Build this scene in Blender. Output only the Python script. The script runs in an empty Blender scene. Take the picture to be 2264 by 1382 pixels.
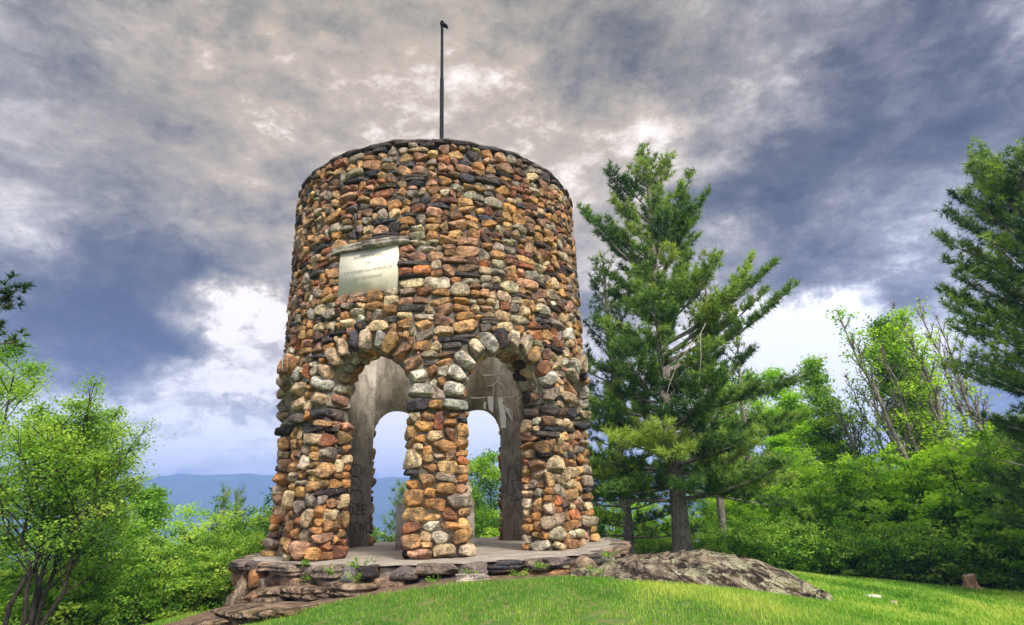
import bpy, bmesh, math, random
import numpy as np
from mathutils import Vector, Matrix

# ------------------------------------------------------------------ camera
PIT, YAW, ROL, DIST, EYE = .32753, .13156, -.03623, 12.16, .586
_cp, _sp, _cy, _sy = math.cos(PIT), math.sin(PIT), math.cos(YAW), math.sin(YAW)
FWD = np.array([_sy*_cp, _cy*_cp, _sp]); _r = np.array([_cy, -_sy, 0.]); _u = np.cross(_r, FWD)
RGT = math.cos(ROL)*_r + math.sin(ROL)*_u
UPV = -math.sin(ROL)*_r + math.cos(ROL)*_u
EYEP = np.array([0., -DIST, EYE])
scene = bpy.context.scene
cam_data = bpy.data.cameras.new("camera"); cam_data.lens = 36*1300/2264; cam_data.sensor_width = 36
cam_data.clip_start = .1; cam_data.clip_end = 20000
cam = bpy.data.objects.new("camera", cam_data); scene.collection.objects.link(cam)
cam.matrix_world = Matrix([[RGT[i], UPV[i], -FWD[i], EYEP[i]] for i in range(3)] + [[0, 0, 0, 1]])
scene.camera = cam

# ------------------------------------------------------------------ exposure, sun, sky
scene.view_settings.view_transform = 'Standard'
scene.view_settings.look = 'None'
scene.view_settings.exposure = 1.0
scene.view_settings.gamma = 1
scene.cycles.max_bounces = 6; scene.cycles.transparent_max_bounces = 8
scene.cycles.volume_bounces = 0
SUN_EL, SUN_AZ = math.radians(44), math.radians(160)        # azimuth clockwise from +Y (behind camera, to the right)
sun_data = bpy.data.lights.new("sun", 'SUN'); sun_data.energy = 3.2; sun_data.angle = math.radians(12); sun_data.color = (1, .95, .86)
sun = bpy.data.objects.new("sun", sun_data); scene.collection.objects.link(sun)
sdir = Vector((math.sin(SUN_AZ)*math.cos(SUN_EL), math.cos(SUN_AZ)*math.cos(SUN_EL), math.sin(SUN_EL)))
sun.rotation_euler = sdir.to_track_quat('Z', 'Y').to_euler(); sun.location = sdir*60


class NT:
    """small node-tree helper"""
    def __init__(s, tree): s.t = tree; s.n = tree.nodes; s.n.clear()
    def new(s, typ, **kw):
        n = s.n.new(typ)
        for k, v in kw.items(): setattr(n, k, v)
        return n
    def put(s, sock, v):
        if v is None: return
        if isinstance(v, bpy.types.NodeSocket): s.t.links.new(v, sock)
        else: sock.default_value = v
    def math(s, op, a, b=None, c=None, clamp=False):
        n = s.new('ShaderNodeMath', operation=op); n.use_clamp = clamp
        s.put(n.inputs[0], a); s.put(n.inputs[1], b)
        if c is not None: s.put(n.inputs[2], c)
        return n.outputs[0]
    def vmath(s, op, a, b=None, out=0):
        n = s.new('ShaderNodeVectorMath', operation=op); s.put(n.inputs[0], a)
        if b is not None: s.put(n.inputs[1], b)
        return n.outputs[out]
    def mix(s, f, a, b, typ='MIX'):
        n = s.new('ShaderNodeMix', data_type='RGBA', blend_type=typ); n.clamp_factor = True
        s.put(n.inputs[0], f); s.put(n.inputs[6], a if isinstance(a, bpy.types.NodeSocket) else (*a, 1)[:4]); s.put(n.inputs[7], b if isinstance(b, bpy.types.NodeSocket) else (*b, 1)[:4])
        return n.outputs[2]
    def rng(s, v, a, b, c=0, d=1, smooth=True):
        n = s.new('ShaderNodeMapRange', interpolation_type='SMOOTHSTEP' if smooth else 'LINEAR')
        s.put(n.inputs[0], v); n.inputs[1].default_value = a; n.inputs[2].default_value = b; n.inputs[3].default_value = c; n.inputs[4].default_value = d
        return n.outputs[0]
    def noise(s, vec, scale, detail=4, rough=.55, dist=0, out=0):
        n = s.new('ShaderNodeTexNoise'); s.put(n.inputs['Vector'], vec); n.inputs['Scale'].default_value = scale
        n.inputs['Detail'].default_value = detail; n.inputs['Roughness'].default_value = rough; n.inputs['Distortion'].default_value = dist
        return n.outputs[out]
    def voro(s, vec, scale, feature='F1', out=0, rnd=1):
        n = s.new('ShaderNodeTexVoronoi', feature=feature); s.put(n.inputs['Vector'], vec); n.inputs['Scale'].default_value = scale
        n.inputs['Randomness'].default_value = rnd
        return n.outputs[out]
    def ramp(s, f, stops):
        n = s.new('ShaderNodeValToRGB'); s.put(n.inputs[0], f); e = n.color_ramp.elements
        while len(e) < len(stops): e.new(.5)
        for i, (p, c) in enumerate(stops): e[i].position = p; e[i].color = (*c, 1)
        return n.outputs[0]
    def mapping(s, vec, scale=(1, 1, 1), rot=(0, 0, 0)):
        n = s.new('ShaderNodeMapping'); s.put(n.inputs[0], vec); n.inputs['Scale'].default_value = scale; n.inputs['Rotation'].default_value = rot
        return n.outputs[0]


def pixdir(x, y):
    d = FWD + RGT*(x-1132)/1300 - UPV*(y-691)/1300
    return d/np.linalg.norm(d)


world = bpy.data.worlds.new("World"); scene.world = world; world.use_nodes = True
w = NT(world.node_tree)
geo = w.new('ShaderNodeNewGeometry'); tc = w.new('ShaderNodeTexCoord')
D = tc.outputs['Generated']
sep = w.new('ShaderNodeSeparateXYZ'); w.put(sep.inputs[0], D)
dz = sep.outputs[2]
inv = w.math('DIVIDE', 1., w.math('ADD', w.math('MAXIMUM', dz, 0.), .16))
cp = w.vmath('MULTIPLY', D, None) if False else None
sc_n = w.new('ShaderNodeVectorMath', operation='SCALE'); w.put(sc_n.inputs[0], D); w.put(sc_n.inputs['Scale'], inv)
P = sc_n.outputs[0]                                     # point on the cloud deck
warp = w.noise(P, 1.3, 6, .6, out=1)
wv = w.vmath('SUBTRACT', warp, (.5, .5, .5))
sw = w.new('ShaderNodeVectorMath', operation='SCALE'); w.put(sw.inputs[0], wv); sw.inputs['Scale'].default_value = .8
P2 = w.vmath('ADD', P, sw.outputs[0])
n1 = w.noise(P2, 1.7, 10, .62)
n2 = w.noise(w.mapping(P2, (1., 1.5, 1), (0, 0, .5)), 5.0, 9, .66)
n3 = w.noise(w.mapping(P2, (1., 1., 1), (0, 0, 1.1)), .75, 4, .5)
base = w.math('ADD', w.math('MULTIPLY', w.math('SUBTRACT', n1, .5), .55), w.math('ADD', w.math('MULTIPLY', w.math('SUBTRACT', n2, .5), .30), .455))
base = w.math('ADD', base, w.math('MULTIPLY', n3, .15))
DB = w.vmath('MULTIPLY', D, (1, 1, 1.7))
n4b = w.noise(w.vmath('ADD', DB, w.vmath('MULTIPLY', w.vmath('SUBTRACT', w.noise(DB, 4.5, 8, .6, out=1), (.5, .5, .5)), (.35, .35, .35))), 2.6, 5, .5)
n4 = w.noise(DB, 3.6, 10, .66, .25); n5 = w.noise(DB, 13, 8, .72, .1)
base = w.math('ADD', base, w.math('ADD', w.math('ADD', w.math('MULTIPLY', w.math('SUBTRACT', n4, .5), .75), w.math('SUBTRACT', w.math('MULTIPLY', w.rng(n4b, .40, .60), .26), .13)), w.math('MULTIPLY', w.math('SUBTRACT', n5, .5), .46)))
# direction jitter so that the large masses have cloud-like outlines
j = w.vmath('SUBTRACT', w.noise(D, 5.0, 9, .64, out=1), (.5, .5, .5))
sj = w.new('ShaderNodeVectorMath', operation='SCALE'); w.put(sj.inputs[0], j); sj.inputs['Scale'].default_value = .30
DJ = w.vmath('ADD', D, sj.outputs[0])


def blob(x, y, r0, r1, vert=1.):
    """soft mask round one direction of the sky, wider than tall when vert > 1"""
    d = pixdir(x, y)
    df = w.vmath('SUBTRACT', DJ, tuple(d))
    df = w.vmath('MULTIPLY', df, (1, 1, vert))
    return w.rng(w.vmath('LENGTH', df, out=1), r0, r1, 1, 0)


val = base
for (x, y, r0, r1, vt, amp) in [
        (180, 620, .03, .26, 1.5, -.13), (330, 770, .02, .18, 2.4, -.26), (200, 560, .02, .18, 1.3, -.08), (400, 640, .0, .10, 1.5, -.10), (60, 130, .05, .30, 1.2, -.13), (1830, 300, .02, .22, 1.3, -.15), (1330, 150, .0, .12, 1., -.07),
        (2180, 120, .05, .30, 1.2, -.08), (1730, 600, .01, .15, 2.6, -.20), (1650, 450, .01, .15, 1.2, -.12), (560, 880, .01, .15, 3.2, -.13),
        (420, 400, .05, .36, 1.4, -.06), (1340, 170, .02, .15, 1, -.09), (2250, 560, .03, .25, 2.0, -.05),
        (520, 715, .01, .12, 1.6, .50), (540, 850, .01, .17, 2.8, .28), (430, 985, .0, .10, 2.6, .22), (560, 900, .0, .12, 3.5, -.16), (360, 1020, .0, .14, 4.5, -.10), (700, 1010, .0, .12, 4.5, -.06), (1730, 730, .01, .22, 1.5, .50), (1640, 540, .0, .08, 1.2, .16), (480, 960, .0, .08, 3, .10),
        (880, 960, .03, .17, 1.2, .34), (1080, 930, .03, .22, 1.1, .50), (1830, 880, .04, .26, 1.2, .34), (1000, 330, .05, .40, 1.1, .03), (2000, 700, .02, .2, 1.5, .08)]:
    val = w.math('ADD', val, w.math('MULTIPLY', blob(x, y, r0, r1, vt), amp))
val = w.math('ADD', w.math('MULTIPLY', w.math('SUBTRACT', w.math('ADD', val, .125), .5), 1.22), .49)
cool = w.ramp(val, [(.14, (.042, .041, .044)), (.32, (.096, .092, .099)), (.48, (.212, .203, .214)), (.60, (.365, .355, .38)), (.73, (.69, .69, .73)), (.88, (1.2, 1.19, 1.18))])
warm = w.ramp(val, [(.14, (.06, .056, .05)), (.32, (.13, .12, .10)), (.48, (.255, .228, .172)), (.62, (.38, .33, .235)), (.80, (.58, .47, .33)), (.97, (1.1, .98, .88))])
wm = w.math('MAXIMUM', blob(900, 200, .28, .82), w.math('MULTIPLY', blob(560, 560, .02, .34), .75))
col = w.mix(wm, cool, warm)
col = w.mix(w.rng(dz, .03, .13, .35, 0), col, (.42, .53, .78))
# unseen deck overhead and behind the camera, brightened as added soft fill light
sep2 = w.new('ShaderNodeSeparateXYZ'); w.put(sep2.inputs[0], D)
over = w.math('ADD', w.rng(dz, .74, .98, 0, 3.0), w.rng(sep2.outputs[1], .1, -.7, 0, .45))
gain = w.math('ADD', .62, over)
sky = w.new('ShaderNodeTexSky', sky_type='NISHITA'); sky.sun_disc = False
sky.sun_elevation = SUN_EL; sky.sun_rotation = SUN_AZ
bgs = w.new('ShaderNodeBackground'); w.put(bgs.inputs[0], sky.outputs[0]); bgs.inputs[1].default_value = .06
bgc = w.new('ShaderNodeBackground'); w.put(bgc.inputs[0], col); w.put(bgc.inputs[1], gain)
ms = w.new('ShaderNodeMixShader'); ms.inputs[0].default_value = .93
w.t.links.new(bgs.outputs[0], ms.inputs[1]); w.t.links.new(bgc.outputs[0], ms.inputs[2])
wo = w.new('ShaderNodeOutputWorld'); w.t.links.new(ms.outputs[0], wo.inputs[0])

# ------------------------------------------------------------------ helpers
COL = scene.collection


def tag(o, label=None, cat=None, group=None, kind=None):
    if label: o['label'] = label
    if cat: o['category'] = cat
    if group: o['group'] = group
    if kind: o['kind'] = kind
    return o


def empty(name, loc=(0, 0, 0), rz=0.):
    o = bpy.data.objects.new(name, None); COL.objects.link(o); o.location = loc; o.rotation_euler = (0, 0, rz)
    o.empty_display_size = .2
    return o


def ray(x, y):
    d = FWD + RGT*(x-1132)/1300 - UPV*(y-691)/1300
    return d/math.hypot(d[0], d[1])


def at(x, y, s): return EYEP + ray(x, y)*s


def mesh_obj(name, V, F, mat, parent=None, col=None, smooth=False, mats=None, midx=None):
    """V (n,3); F (m,3|4) array or list of such arrays; col (n,4) point colours"""
    V = np.asarray(V, dtype=np.float32)
    Fs = F if isinstance(F, list) else [F]
    Fs = [np.asarray(f, dtype=np.int32) for f in Fs if len(f)]
    me = bpy.data.meshes.new(name)
    loops = np.concatenate([f.ravel() for f in Fs]); tot = np.concatenate([np.full(len(f), f.shape[1], np.int32) for f in Fs])
    st = np.concatenate([[0], np.cumsum(tot)[:-1]]).astype(np.int32)
    me.vertices.add(len(V)); me.vertices.foreach_set('co', V.ravel())
    me.loops.add(len(loops)); me.loops.foreach_set('vertex_index', loops)
    me.polygons.add(len(tot)); me.polygons.foreach_set('loop_start', st); me.polygons.foreach_set('loop_total', tot)
    if midx is not None: me.polygons.foreach_set('material_index', np.asarray(midx, np.int32))
    if smooth: me.polygons.foreach_set('use_smooth', np.ones(len(tot), bool))
    if col is not None:
        a = me.color_attributes.new('tint', 'FLOAT_COLOR', 'POINT'); a.data.foreach_set('color', np.asarray(col, np.float32).ravel())
    me.update(); me.validate()
    for m in (mats or [mat]): me.materials.append(m)
    o = bpy.data.objects.new(name, me); COL.objects.link(o)
    if parent is not None: o.parent = parent
    return o


class MB:
    """collects pieces, builds one mesh"""
    def __init__(s): s.V = []; s.F3 = []; s.F4 = []; s.C = []; s.n = 0
    def add(s, V, F, col=(1, 1, 1, 0)):
        V = np.asarray(V, float); F = np.asarray(F)
        s.V.append(V); (s.F3 if F.shape[1] == 3 else s.F4).append(F + s.n)
        c = np.asarray(col, float); s.C.append(np.tile(c, (len(V), 1)) if c.ndim == 1 else c); s.n += len(V)
    def tube(s, pts, rad, sides=6, col=(1, 1, 1, 0), cap=True):
        pts = np.asarray(pts, float); rad = np.broadcast_to(np.asarray(rad, float), (len(pts),))
        T = np.gradient(pts, axis=0); T /= np.linalg.norm(T, axis=1)[:, None] + 1e-9
        ref = np.array([0, 0, 1.]) if abs(T[0, 2]) < .9 else np.array([1., 0, 0])
        A = np.cross(T, ref); A /= np.linalg.norm(A, axis=1)[:, None] + 1e-9; B = np.cross(T, A)
        th = np.arange(sides)*2*math.pi/sides
        R = A[:, None]*np.cos(th)[None, :, None] + B[:, None]*np.sin(th)[None, :, None]
        V = (pts[:, None] + R*rad[:, None, None]).reshape(-1, 3)
        i = np.arange(len(pts)-1)[:, None]*sides; k = np.arange(sides)[None]; k2 = (k+1) % sides
        F = np.stack([i+k, i+k2, i+sides+k2, i+sides+k], -1).reshape(-1, 4)
        s.add(V, F, col)
    def box(s, c, h, rz=0., col=(1, 1, 1, 0)):
        p = np.array([[x, y, z] for x in (-1, 1) for y in (-1, 1) for z in (-1, 1)], float)*np.array(h)
        ca, sa = math.cos(rz), math.sin(rz)
        p = np.stack([p[:, 0]*ca-p[:, 1]*sa, p[:, 0]*sa+p[:, 1]*ca, p[:, 2]], 1) + np.array(c)
        s.add(p, np.array([[0, 1, 3, 2], [4, 6, 7, 5], [0, 4, 5, 1], [2, 3, 7, 6], [0, 2, 6, 4], [1, 5, 7, 3]]), col)
    def build(s, name, mat, parent=None, smooth=False):
        return mesh_obj(name, np.concatenate(s.V), [np.concatenate(f) for f in (s.F3, s.F4) if f], mat, parent, np.concatenate(s.C), smooth)


def copy_tree(o, parent=None):
    c = o.copy(); COL.objects.link(c); c.parent = parent
    for ch in list(o.children): copy_tree(ch, c)
    return c


def snoise(P, seed, freq, n=6):
    """cheap smooth noise from random sines, P (...,3) -> about -1..1"""
    r = np.random.RandomState(seed); out = np.zeros(P.shape[:-1])
    for i in range(n):
        k = r.normal(size=3); k *= freq*(.6+.8*r.rand())/np.linalg.norm(k)
        out += np.sin(P @ k + r.rand()*6.283)
    return out/math.sqrt(n)*.8


# ------------------------------------------------------------------ ground shape
CP = np.array([
    (0, -12.2, -1.05), (-4, -12, -1.3), (5, -12, -1.35), (0, -9, -.74), (0, -6, -.40), (0, -4.7, -.21), (1.8, -4.8, -.24), (0, 0, -.45), (-1.2, -5, -.37),
    (-2.4, -4, -.50), (-3.3, -2, -.66), (-3.7, 0, -.8), (-3.2, 3, -1.0), (3.4, 0, -.5), (3, 3, -.7), (3.4, -4.6, -.40), (4.4, -4.4, -.56), (5.4, -3.9, -.78),
    (6.4, -2.6, -.97), (7, 5.5, -.95), (10.3, -1.7, -1.6), (9, -6, -1.5), (14, -8, -2.1), (16, 7, -2.05), (12, 12, -2.0), (20, 0, -2.25), (25, 12, -2.3),
    (4, 10, -1.5), (0, 9, -1.9), (-3, 8, -2.4), (-5.3, .6, -1.35), (-7, 2, -2.2), (-10, 4.5, -3.0), (-4.2, -2.6, -.80), (-6, -3.5, -1.35), (-12, -6, -3.0),
    (-15, 12, -5), (0, 25, -5), (12, 30, -2.6), (30, 30, -2.6), (-30, 30, -12), (0, 50, -14), (-30, 0, -8), (30, -10, -2.6), (45, 20, -3), (25, 45, -3)], float)


def _phi(a, b): return np.sqrt(((a[:, None]-b[None])**2).sum(-1) + .8**2)


_A = np.zeros((len(CP)+3,)*2); _A[:-3, :-3] = _phi(CP[:, :2], CP[:, :2]) - np.eye(len(CP))*.02
_A[:-3, -3] = 1; _A[:-3, -2:] = CP[:, :2]; _A[-3, :-3] = 1; _A[-2:, :-3] = CP[:, :2].T
_W = np.linalg.solve(_A, np.concatenate([CP[:, 2], np.zeros(3)]))


def TZ(x, y):
    x = np.atleast_1d(np.asarray(x, float)); y = np.atleast_1d(np.asarray(y, float)); sh = x.shape
    q = np.stack([x.ravel(), y.ravel()], 1); qc = np.clip(q, [-32, -14], [46, 50])
    z = np.concatenate([_phi(c, CP[:, :2]) @ _W[:-3] + _W[-3] + c @ _W[-2:] for c in np.array_split(qc, max(1, len(qc)//20000))])
    d = np.hypot(q[:, 0], q[:, 1]); t = np.clip((d-48)/200, 0, 1); t = t*t*(3-2*t)
    z = z*(1-t) - 60*t
    z += .02*np.sin(q[:, 0]*1.3+.5)*np.sin(q[:, 1]*1.1)
    return z.reshape(sh)


def tz(x, y): return float(TZ([x], [y])[0])


# ------------------------------------------------------------------ materials
def material(name):
    m = bpy.data.materials.new(name); m.use_nodes = True
    s = NT(m.node_tree); b = s.new('ShaderNodeBsdfPrincipled'); o = s.new('ShaderNodeOutputMaterial')
    s.t.links.new(b.outputs[0], o.inputs[0]); s.b = b; s.o = o
    b.inputs['Specular IOR Level'].default_value = .25
    return m, s


def bump(s, h, strength, dist=.02):
    n = s.new('ShaderNodeBump'); n.inputs['Strength'].default_value = strength; n.inputs['Distance'].default_value = dist
    s.put(n.inputs['Height'], h); s.t.links.new(n.outputs[0], s.b.inputs['Normal'])


def stone_mat(name='fieldstone'):
    m, s = material(name)
    at_ = s.new('ShaderNodeAttribute', attribute_name='tint'); pos = s.new('ShaderNodeNewGeometry').outputs['Position']
    off = s.math('MULTIPLY', at_.outputs['Alpha'], 37.)
    v = s.new('ShaderNodeCombineXYZ'); s.put(v.inputs[0], off); s.put(v.inputs[1], s.math('MULTIPLY', off, 1.7)); s.put(v.inputs[2], off)
    P = s.vmath('ADD', pos, v.outputs[0])
    c = at_.outputs['Color']
    na = s.noise(P, 5, 5, .6); nb = s.noise(P, 22, 6, .65); nc = s.noise(P, 90, 4, .7)
    c1 = s.mix(s.rng(na, .38, .60, 0, 1), s.mix(.62, c, (.05, .035, .03)), s.mix(1, c, (1.25, 1.2, 1.12), 'MULTIPLY'))
    c1 = s.mix(s.math('MULTIPLY', s.rng(s.noise(P, 9, 3, .5, 1.5), .57, .69), .45), c1, (.34, .12, .025))            # rust
    c1 = s.mix(s.math('MULTIPLY', s.rng(s.noise(P, 13, 5, .65, .8), .60, .72), .5), c1, (.60, .55, .44))             # pale bloom
    c1 = s.mix(s.math('MULTIPLY', s.rng(nb, .49, .38), .7), c1, s.mix(.7, c1, (.02, .015, .015)))                    # dark pits
    cr = s.voro(s.vmath('ADD', P, s.vmath('MULTIPLY', s.noise(P, 9, 3, .5, out=1), (.12, .12, .12))), 6.5, 'DISTANCE_TO_EDGE')
    crk = s.math('MULTIPLY', s.rng(cr, .0, .025, 1, 0), .6)
    c1 = s.mix(crk, c1, (.025, .02, .02))
    c1 = s.mix(.6, c1, s.mix(1, c1, s.ramp(nc, [(.3, (.45, .45, .45)), (.7, (1.5, 1.5, 1.5))]), 'MULTIPLY'))
    s.put(s.b.inputs['Base Color'], c1); s.b.inputs['Roughness'].default_value = .72
    h = s.math('ADD', s.math('MULTIPLY', nb, .8), s.math('MULTIPLY', nc, .25)); h = s.math('SUBTRACT', h, s.math('MULTIPLY', crk, .5))
    h = s.math('ADD', h, s.math('MULTIPLY', s.noise(s.mapping(P, (1, 1, 5)), 10, 5, .6), .8))
    bump(s, h, .9, .04)
    return m


def mortar_mat():
    m, s = material('mortar'); pos = s.new('ShaderNodeNewGeometry').outputs['Position']
    sp = s.new('ShaderNodeSeparateXYZ'); s.put(sp.inputs[0], pos)
    n = s.noise(pos, 7, 6, .65); n2 = s.noise(pos, 60, 4, .7); st = s.noise(s.mapping(pos, (1, 1, .35)), 1.1, 4, .6)
    c = s.ramp(n, [(.3, (.19, .15, .11)), (.5, (.32, .27, .20)), (.7, (.44, .38, .29))])
    grime = s.rng(s.math('ADD', s.math('MULTIPLY', sp.outputs[2], .10), st), .62, 1.05)
    c = s.mix(s.math('MULTIPLY', grime, .8), c, (.035, .033, .035))
    c = s.mix(s.math('MULTIPLY', s.rng(n2, .5, .36), .5), c, (.05, .04, .035))
    s.put(s.b.inputs['Base Color'], c); s.b.inputs['Roughness'].default_value = .95
    bump(s, s.math('ADD', s.math('MULTIPLY', n, 1.), s.math('MULTIPLY', n2, .3)), .8, .04)
    return m


def concrete_mat(name, tint=(1, 1, 1), streak=True):
    m, s = material(name); pos = s.new('ShaderNodeNewGeometry').outputs['Position']
    n = s.noise(pos, 3, 6, .62); n2 = s.noise(s.mapping(pos, (1, 1, .5)), 5, 8, .75, .4); n3 = s.noise(pos, 55, 4, .7)
    c = s.ramp(n, [(.3, (.30*tint[0], .26*tint[1], .215*tint[2])), (.52, (.46*tint[0], .41*tint[1], .345*tint[2])), (.72, (.60*tint[0], .55*tint[1], .47*tint[2]))])
    if streak:
        c = s.mix(s.math('MULTIPLY', s.rng(n2, .47, .60), .6), c, (.15, .125, .10))
        c = s.mix(s.math('MULTIPLY', s.rng(s.noise(s.mapping(pos, (1, 1, .1)), 12, 4, .6), .62, .72), .5), c, (.45, .41, .34))
    crk = s.rng(s.voro(s.vmath('ADD', pos, s.vmath('MULTIPLY', s.noise(pos, 5, 4, .6, out=1), (.25, .25, .25))), 2.6, 'DISTANCE_TO_EDGE'), 0, .012, 1, 0)
    c = s.mix(s.math('MULTIPLY', crk, .65), c, (.04, .035, .03))
    c = s.mix(s.math('MULTIPLY', s.rng(n3, .42, .32), .7), c, (.04, .035, .03))
    s.put(s.b.inputs['Base Color'], c); s.b.inputs['Roughness'].default_value = .9
    bump(s, s.math('ADD', n3, n2), .5, .015)
    return m


def rock_mat(name='layered_rock', la=.8, warm=(1, 1, 1)):
    m, s = material(name); pos = s.new('ShaderNodeTexCoord').outputs['Object']
    sp = s.new('ShaderNodeSeparateXYZ'); s.put(sp.inputs[0], pos); cb = s.new('ShaderNodeCombineXYZ')
    s.put(cb.inputs[0], s.math('MULTIPLY', sp.outputs[0], 1.3)); s.put(cb.inputs[1], s.math('MULTIPLY', sp.outputs[1], 1.2))
    s.put(cb.inputs[2], s.math('ADD', s.math('MULTIPLY', sp.outputs[2], 5.5), s.math('ADD', s.math('MULTIPLY', sp.outputs[0], 2.4), s.math('MULTIPLY', sp.outputs[1], -1.6)))); lay = cb.outputs[0]
    n = s.noise(lay, 2.4, 8, .65, .4); n1 = s.noise(pos, 1.6, 6, .6); n2 = s.noise(pos, 26, 5, .7)
    c = s.ramp(n, [(.34, (.03, .025, .02)), (.44, (.11, .09, .07)), (.54, (.24, .20, .16)), (.68, (.42, .38, .31))])
    wv = s.noise(lay, 7, 4, .6)
    c = s.mix(s.math('MULTIPLY', s.rng(wv, .46, .36), .8), c, (.03, .022, .018))
    ck = s.rng(s.voro(s.vmath('ADD', s.vmath('MULTIPLY', lay, (.45, .6, .55)), s.vmath('MULTIPLY', s.noise(pos, 4, 4, .6, out=1), (.6, .6, .6))), 1.3, 'DISTANCE_TO_EDGE'), 0, .06, 1, 0)
    c = s.mix(s.math('MULTIPLY', ck, .95), c, (.018, .013, .01))
    lich = s.math('MULTIPLY', s.rng(s.noise(pos, 2.7, 6, .68, .5), .50, .56), s.rng(n2, .38, .50))
    c = s.mix(s.math('MULTIPLY', lich, la), c, (.46, .49, .34))
    moss = s.math('MULTIPLY', s.rng(s.noise(s.mapping(pos, (1, 1, 2)), 2.0, 6, .7), .54, .64), s.rng(n2, .42, .6))
    c = s.mix(s.math('MULTIPLY', moss, .75), c, (.16, .13, .03))
    c = s.mix(1, c, warm, 'MULTIPLY')
    s.put(s.b.inputs['Base Color'], c); s.b.inputs['Roughness'].default_value = .88
    h = s.math('ADD', s.math('SUBTRACT', s.math('MULTIPLY', n, 1.8), s.math('MULTIPLY', ck, 1.2)), s.math('ADD', s.math('MULTIPLY', wv, .7), s.math('MULTIPLY', n2, .25)))
    bump(s, h, 1., .14)
    return m


def leaf_mat(name, a, b, c, trans=.4, rough=.6):
    """tint.r picks the leaf colour between a, b and c; colour belongs to each leaf"""
    m, s = material(name)
    at_ = s.new('ShaderNodeAttribute', attribute_name='tint'); oi = s.new('ShaderNodeObjectInfo')
    sp = s.new('ShaderNodeSeparateColor'); s.put(sp.inputs[0], at_.outputs['Color'])
    f = s.math('ADD', s.math('MULTIPLY', sp.outputs[0], .85), s.math('MULTIPLY', oi.outputs['Random'], .15))
    colr = s.ramp(f, [(.08, a), (.5, b), (.92, c)])
    s.put(s.b.inputs['Base Color'], colr); s.b.inputs['Roughness'].default_value = rough
    tr = s.new('ShaderNodeBsdfTranslucent'); s.put(tr.inputs[0], s.mix(1, colr, (1.25, 1.35, .6), 'MULTIPLY'))
    mx = s.new('ShaderNodeMixShader'); mx.inputs[0].default_value = trans
    s.t.links.new(s.b.outputs[0], mx.inputs[1]); s.t.links.new(tr.outputs[0], mx.inputs[2]); s.t.links.new(mx.outputs[0], s.o.inputs[0])
    return m


def bark_mat(name, a, b, sc=(1, 1, .3), lichen=0.):
    m, s = material(name); pos = s.new('ShaderNodeTexCoord').outputs['Object']
    n = s.noise(s.mapping(pos, sc), 22, 6, .7, .3); n2 = s.noise(pos, 4, 4, .6)
    c = s.ramp(n, [(.35, a), (.65, b)])
    if lichen: c = s.mix(s.math('MULTIPLY', s.rng(s.noise(pos, 38, 3, .6), .58, .66), lichen), c, (.42, .42, .34))
    c = s.mix(s.math('MULTIPLY', s.rng(n2, .55, .4), .5), c, tuple(x*.5 for x in a))
    s.put(s.b.inputs['Base Color'], c); s.b.inputs['Roughness'].default_value = .9; bump(s, n, .9, .04)
    return m


def plain_mat(name, colr, rough=.6, metal=0., var=.25):
    m, s = material(name); pos = s.new('ShaderNodeTexCoord').outputs['Object']
    n = s.noise(pos, 14, 5, .65)
    s.put(s.b.inputs['Base Color'], s.mix(n, tuple(x*(1-var) for x in colr), tuple(min(1, x*(1+var)) for x in colr)))
    s.b.inputs['Roughness'].default_value = rough; s.b.inputs['Metallic'].default_value = metal
    return m


def ground_mat():
    m, s = material('lawn_soil'); pos = s.new('ShaderNodeNewGeometry').outputs['Position']
    n = s.noise(pos, .9, 6, .62); n2 = s.noise(pos, 9, 6, .7); n3 = s.noise(pos, 70, 4, .75)
    c = s.ramp(n, [(.32, (.055, .13, .02)), (.5, (.10, .20, .028)), (.66, (.19, .25, .05))])
    c = s.mix(s.rng(n2, .48, .62, 0, .85), c, (.26, .22, .09))
    c = s.mix(s.rng(n3, .5, .35, 0, .6), c, (.03, .07, .012))
    # bare trodden soil where the platform meets the lawn
    sp = s.new('ShaderNodeSeparateXYZ'); s.put(sp.inputs[0], pos)
    fl = s.new('ShaderNodeCombineXYZ'); s.put(fl.inputs[0], sp.outputs[0]); s.put(fl.inputs[1], sp.outputs[1])
    r = s.vmath('LENGTH', fl.outputs[0], out=1)
    soil = s.rng(s.math('ADD', r, s.math('MULTIPLY', n2, 1.1)), 4.95, 5.25, 1, 0)
    pt = s.vmath('SUBTRACT', fl.outputs[0], (-3.0, -3.5, 0)); pt = s.vmath('MULTIPLY', pt, (.75, .9, 1))
    soil2 = s.rng(s.math('ADD', s.vmath('LENGTH', pt, out=1), s.math('MULTIPLY', n2, .9)), 1.25, 1.75, 1, 0)
    sc = s.ramp(n2, [(.35, (.10, .055, .035)), (.55, (.22, .14, .09)), (.7, (.33, .24, .15))])
    c = s.mix(s.math('MAXIMUM', soil, soil2), c, sc)
    # forest floor in the distance
    c = s.mix(s.rng(r, 26, 60), c, (.03, .06, .02))
    s.put(s.b.inputs['Base Color'], c); s.b.inputs['Roughness'].default_value = .95
    bump(s, s.math('ADD', n2, n3), .8, .05)
    return m


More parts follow.
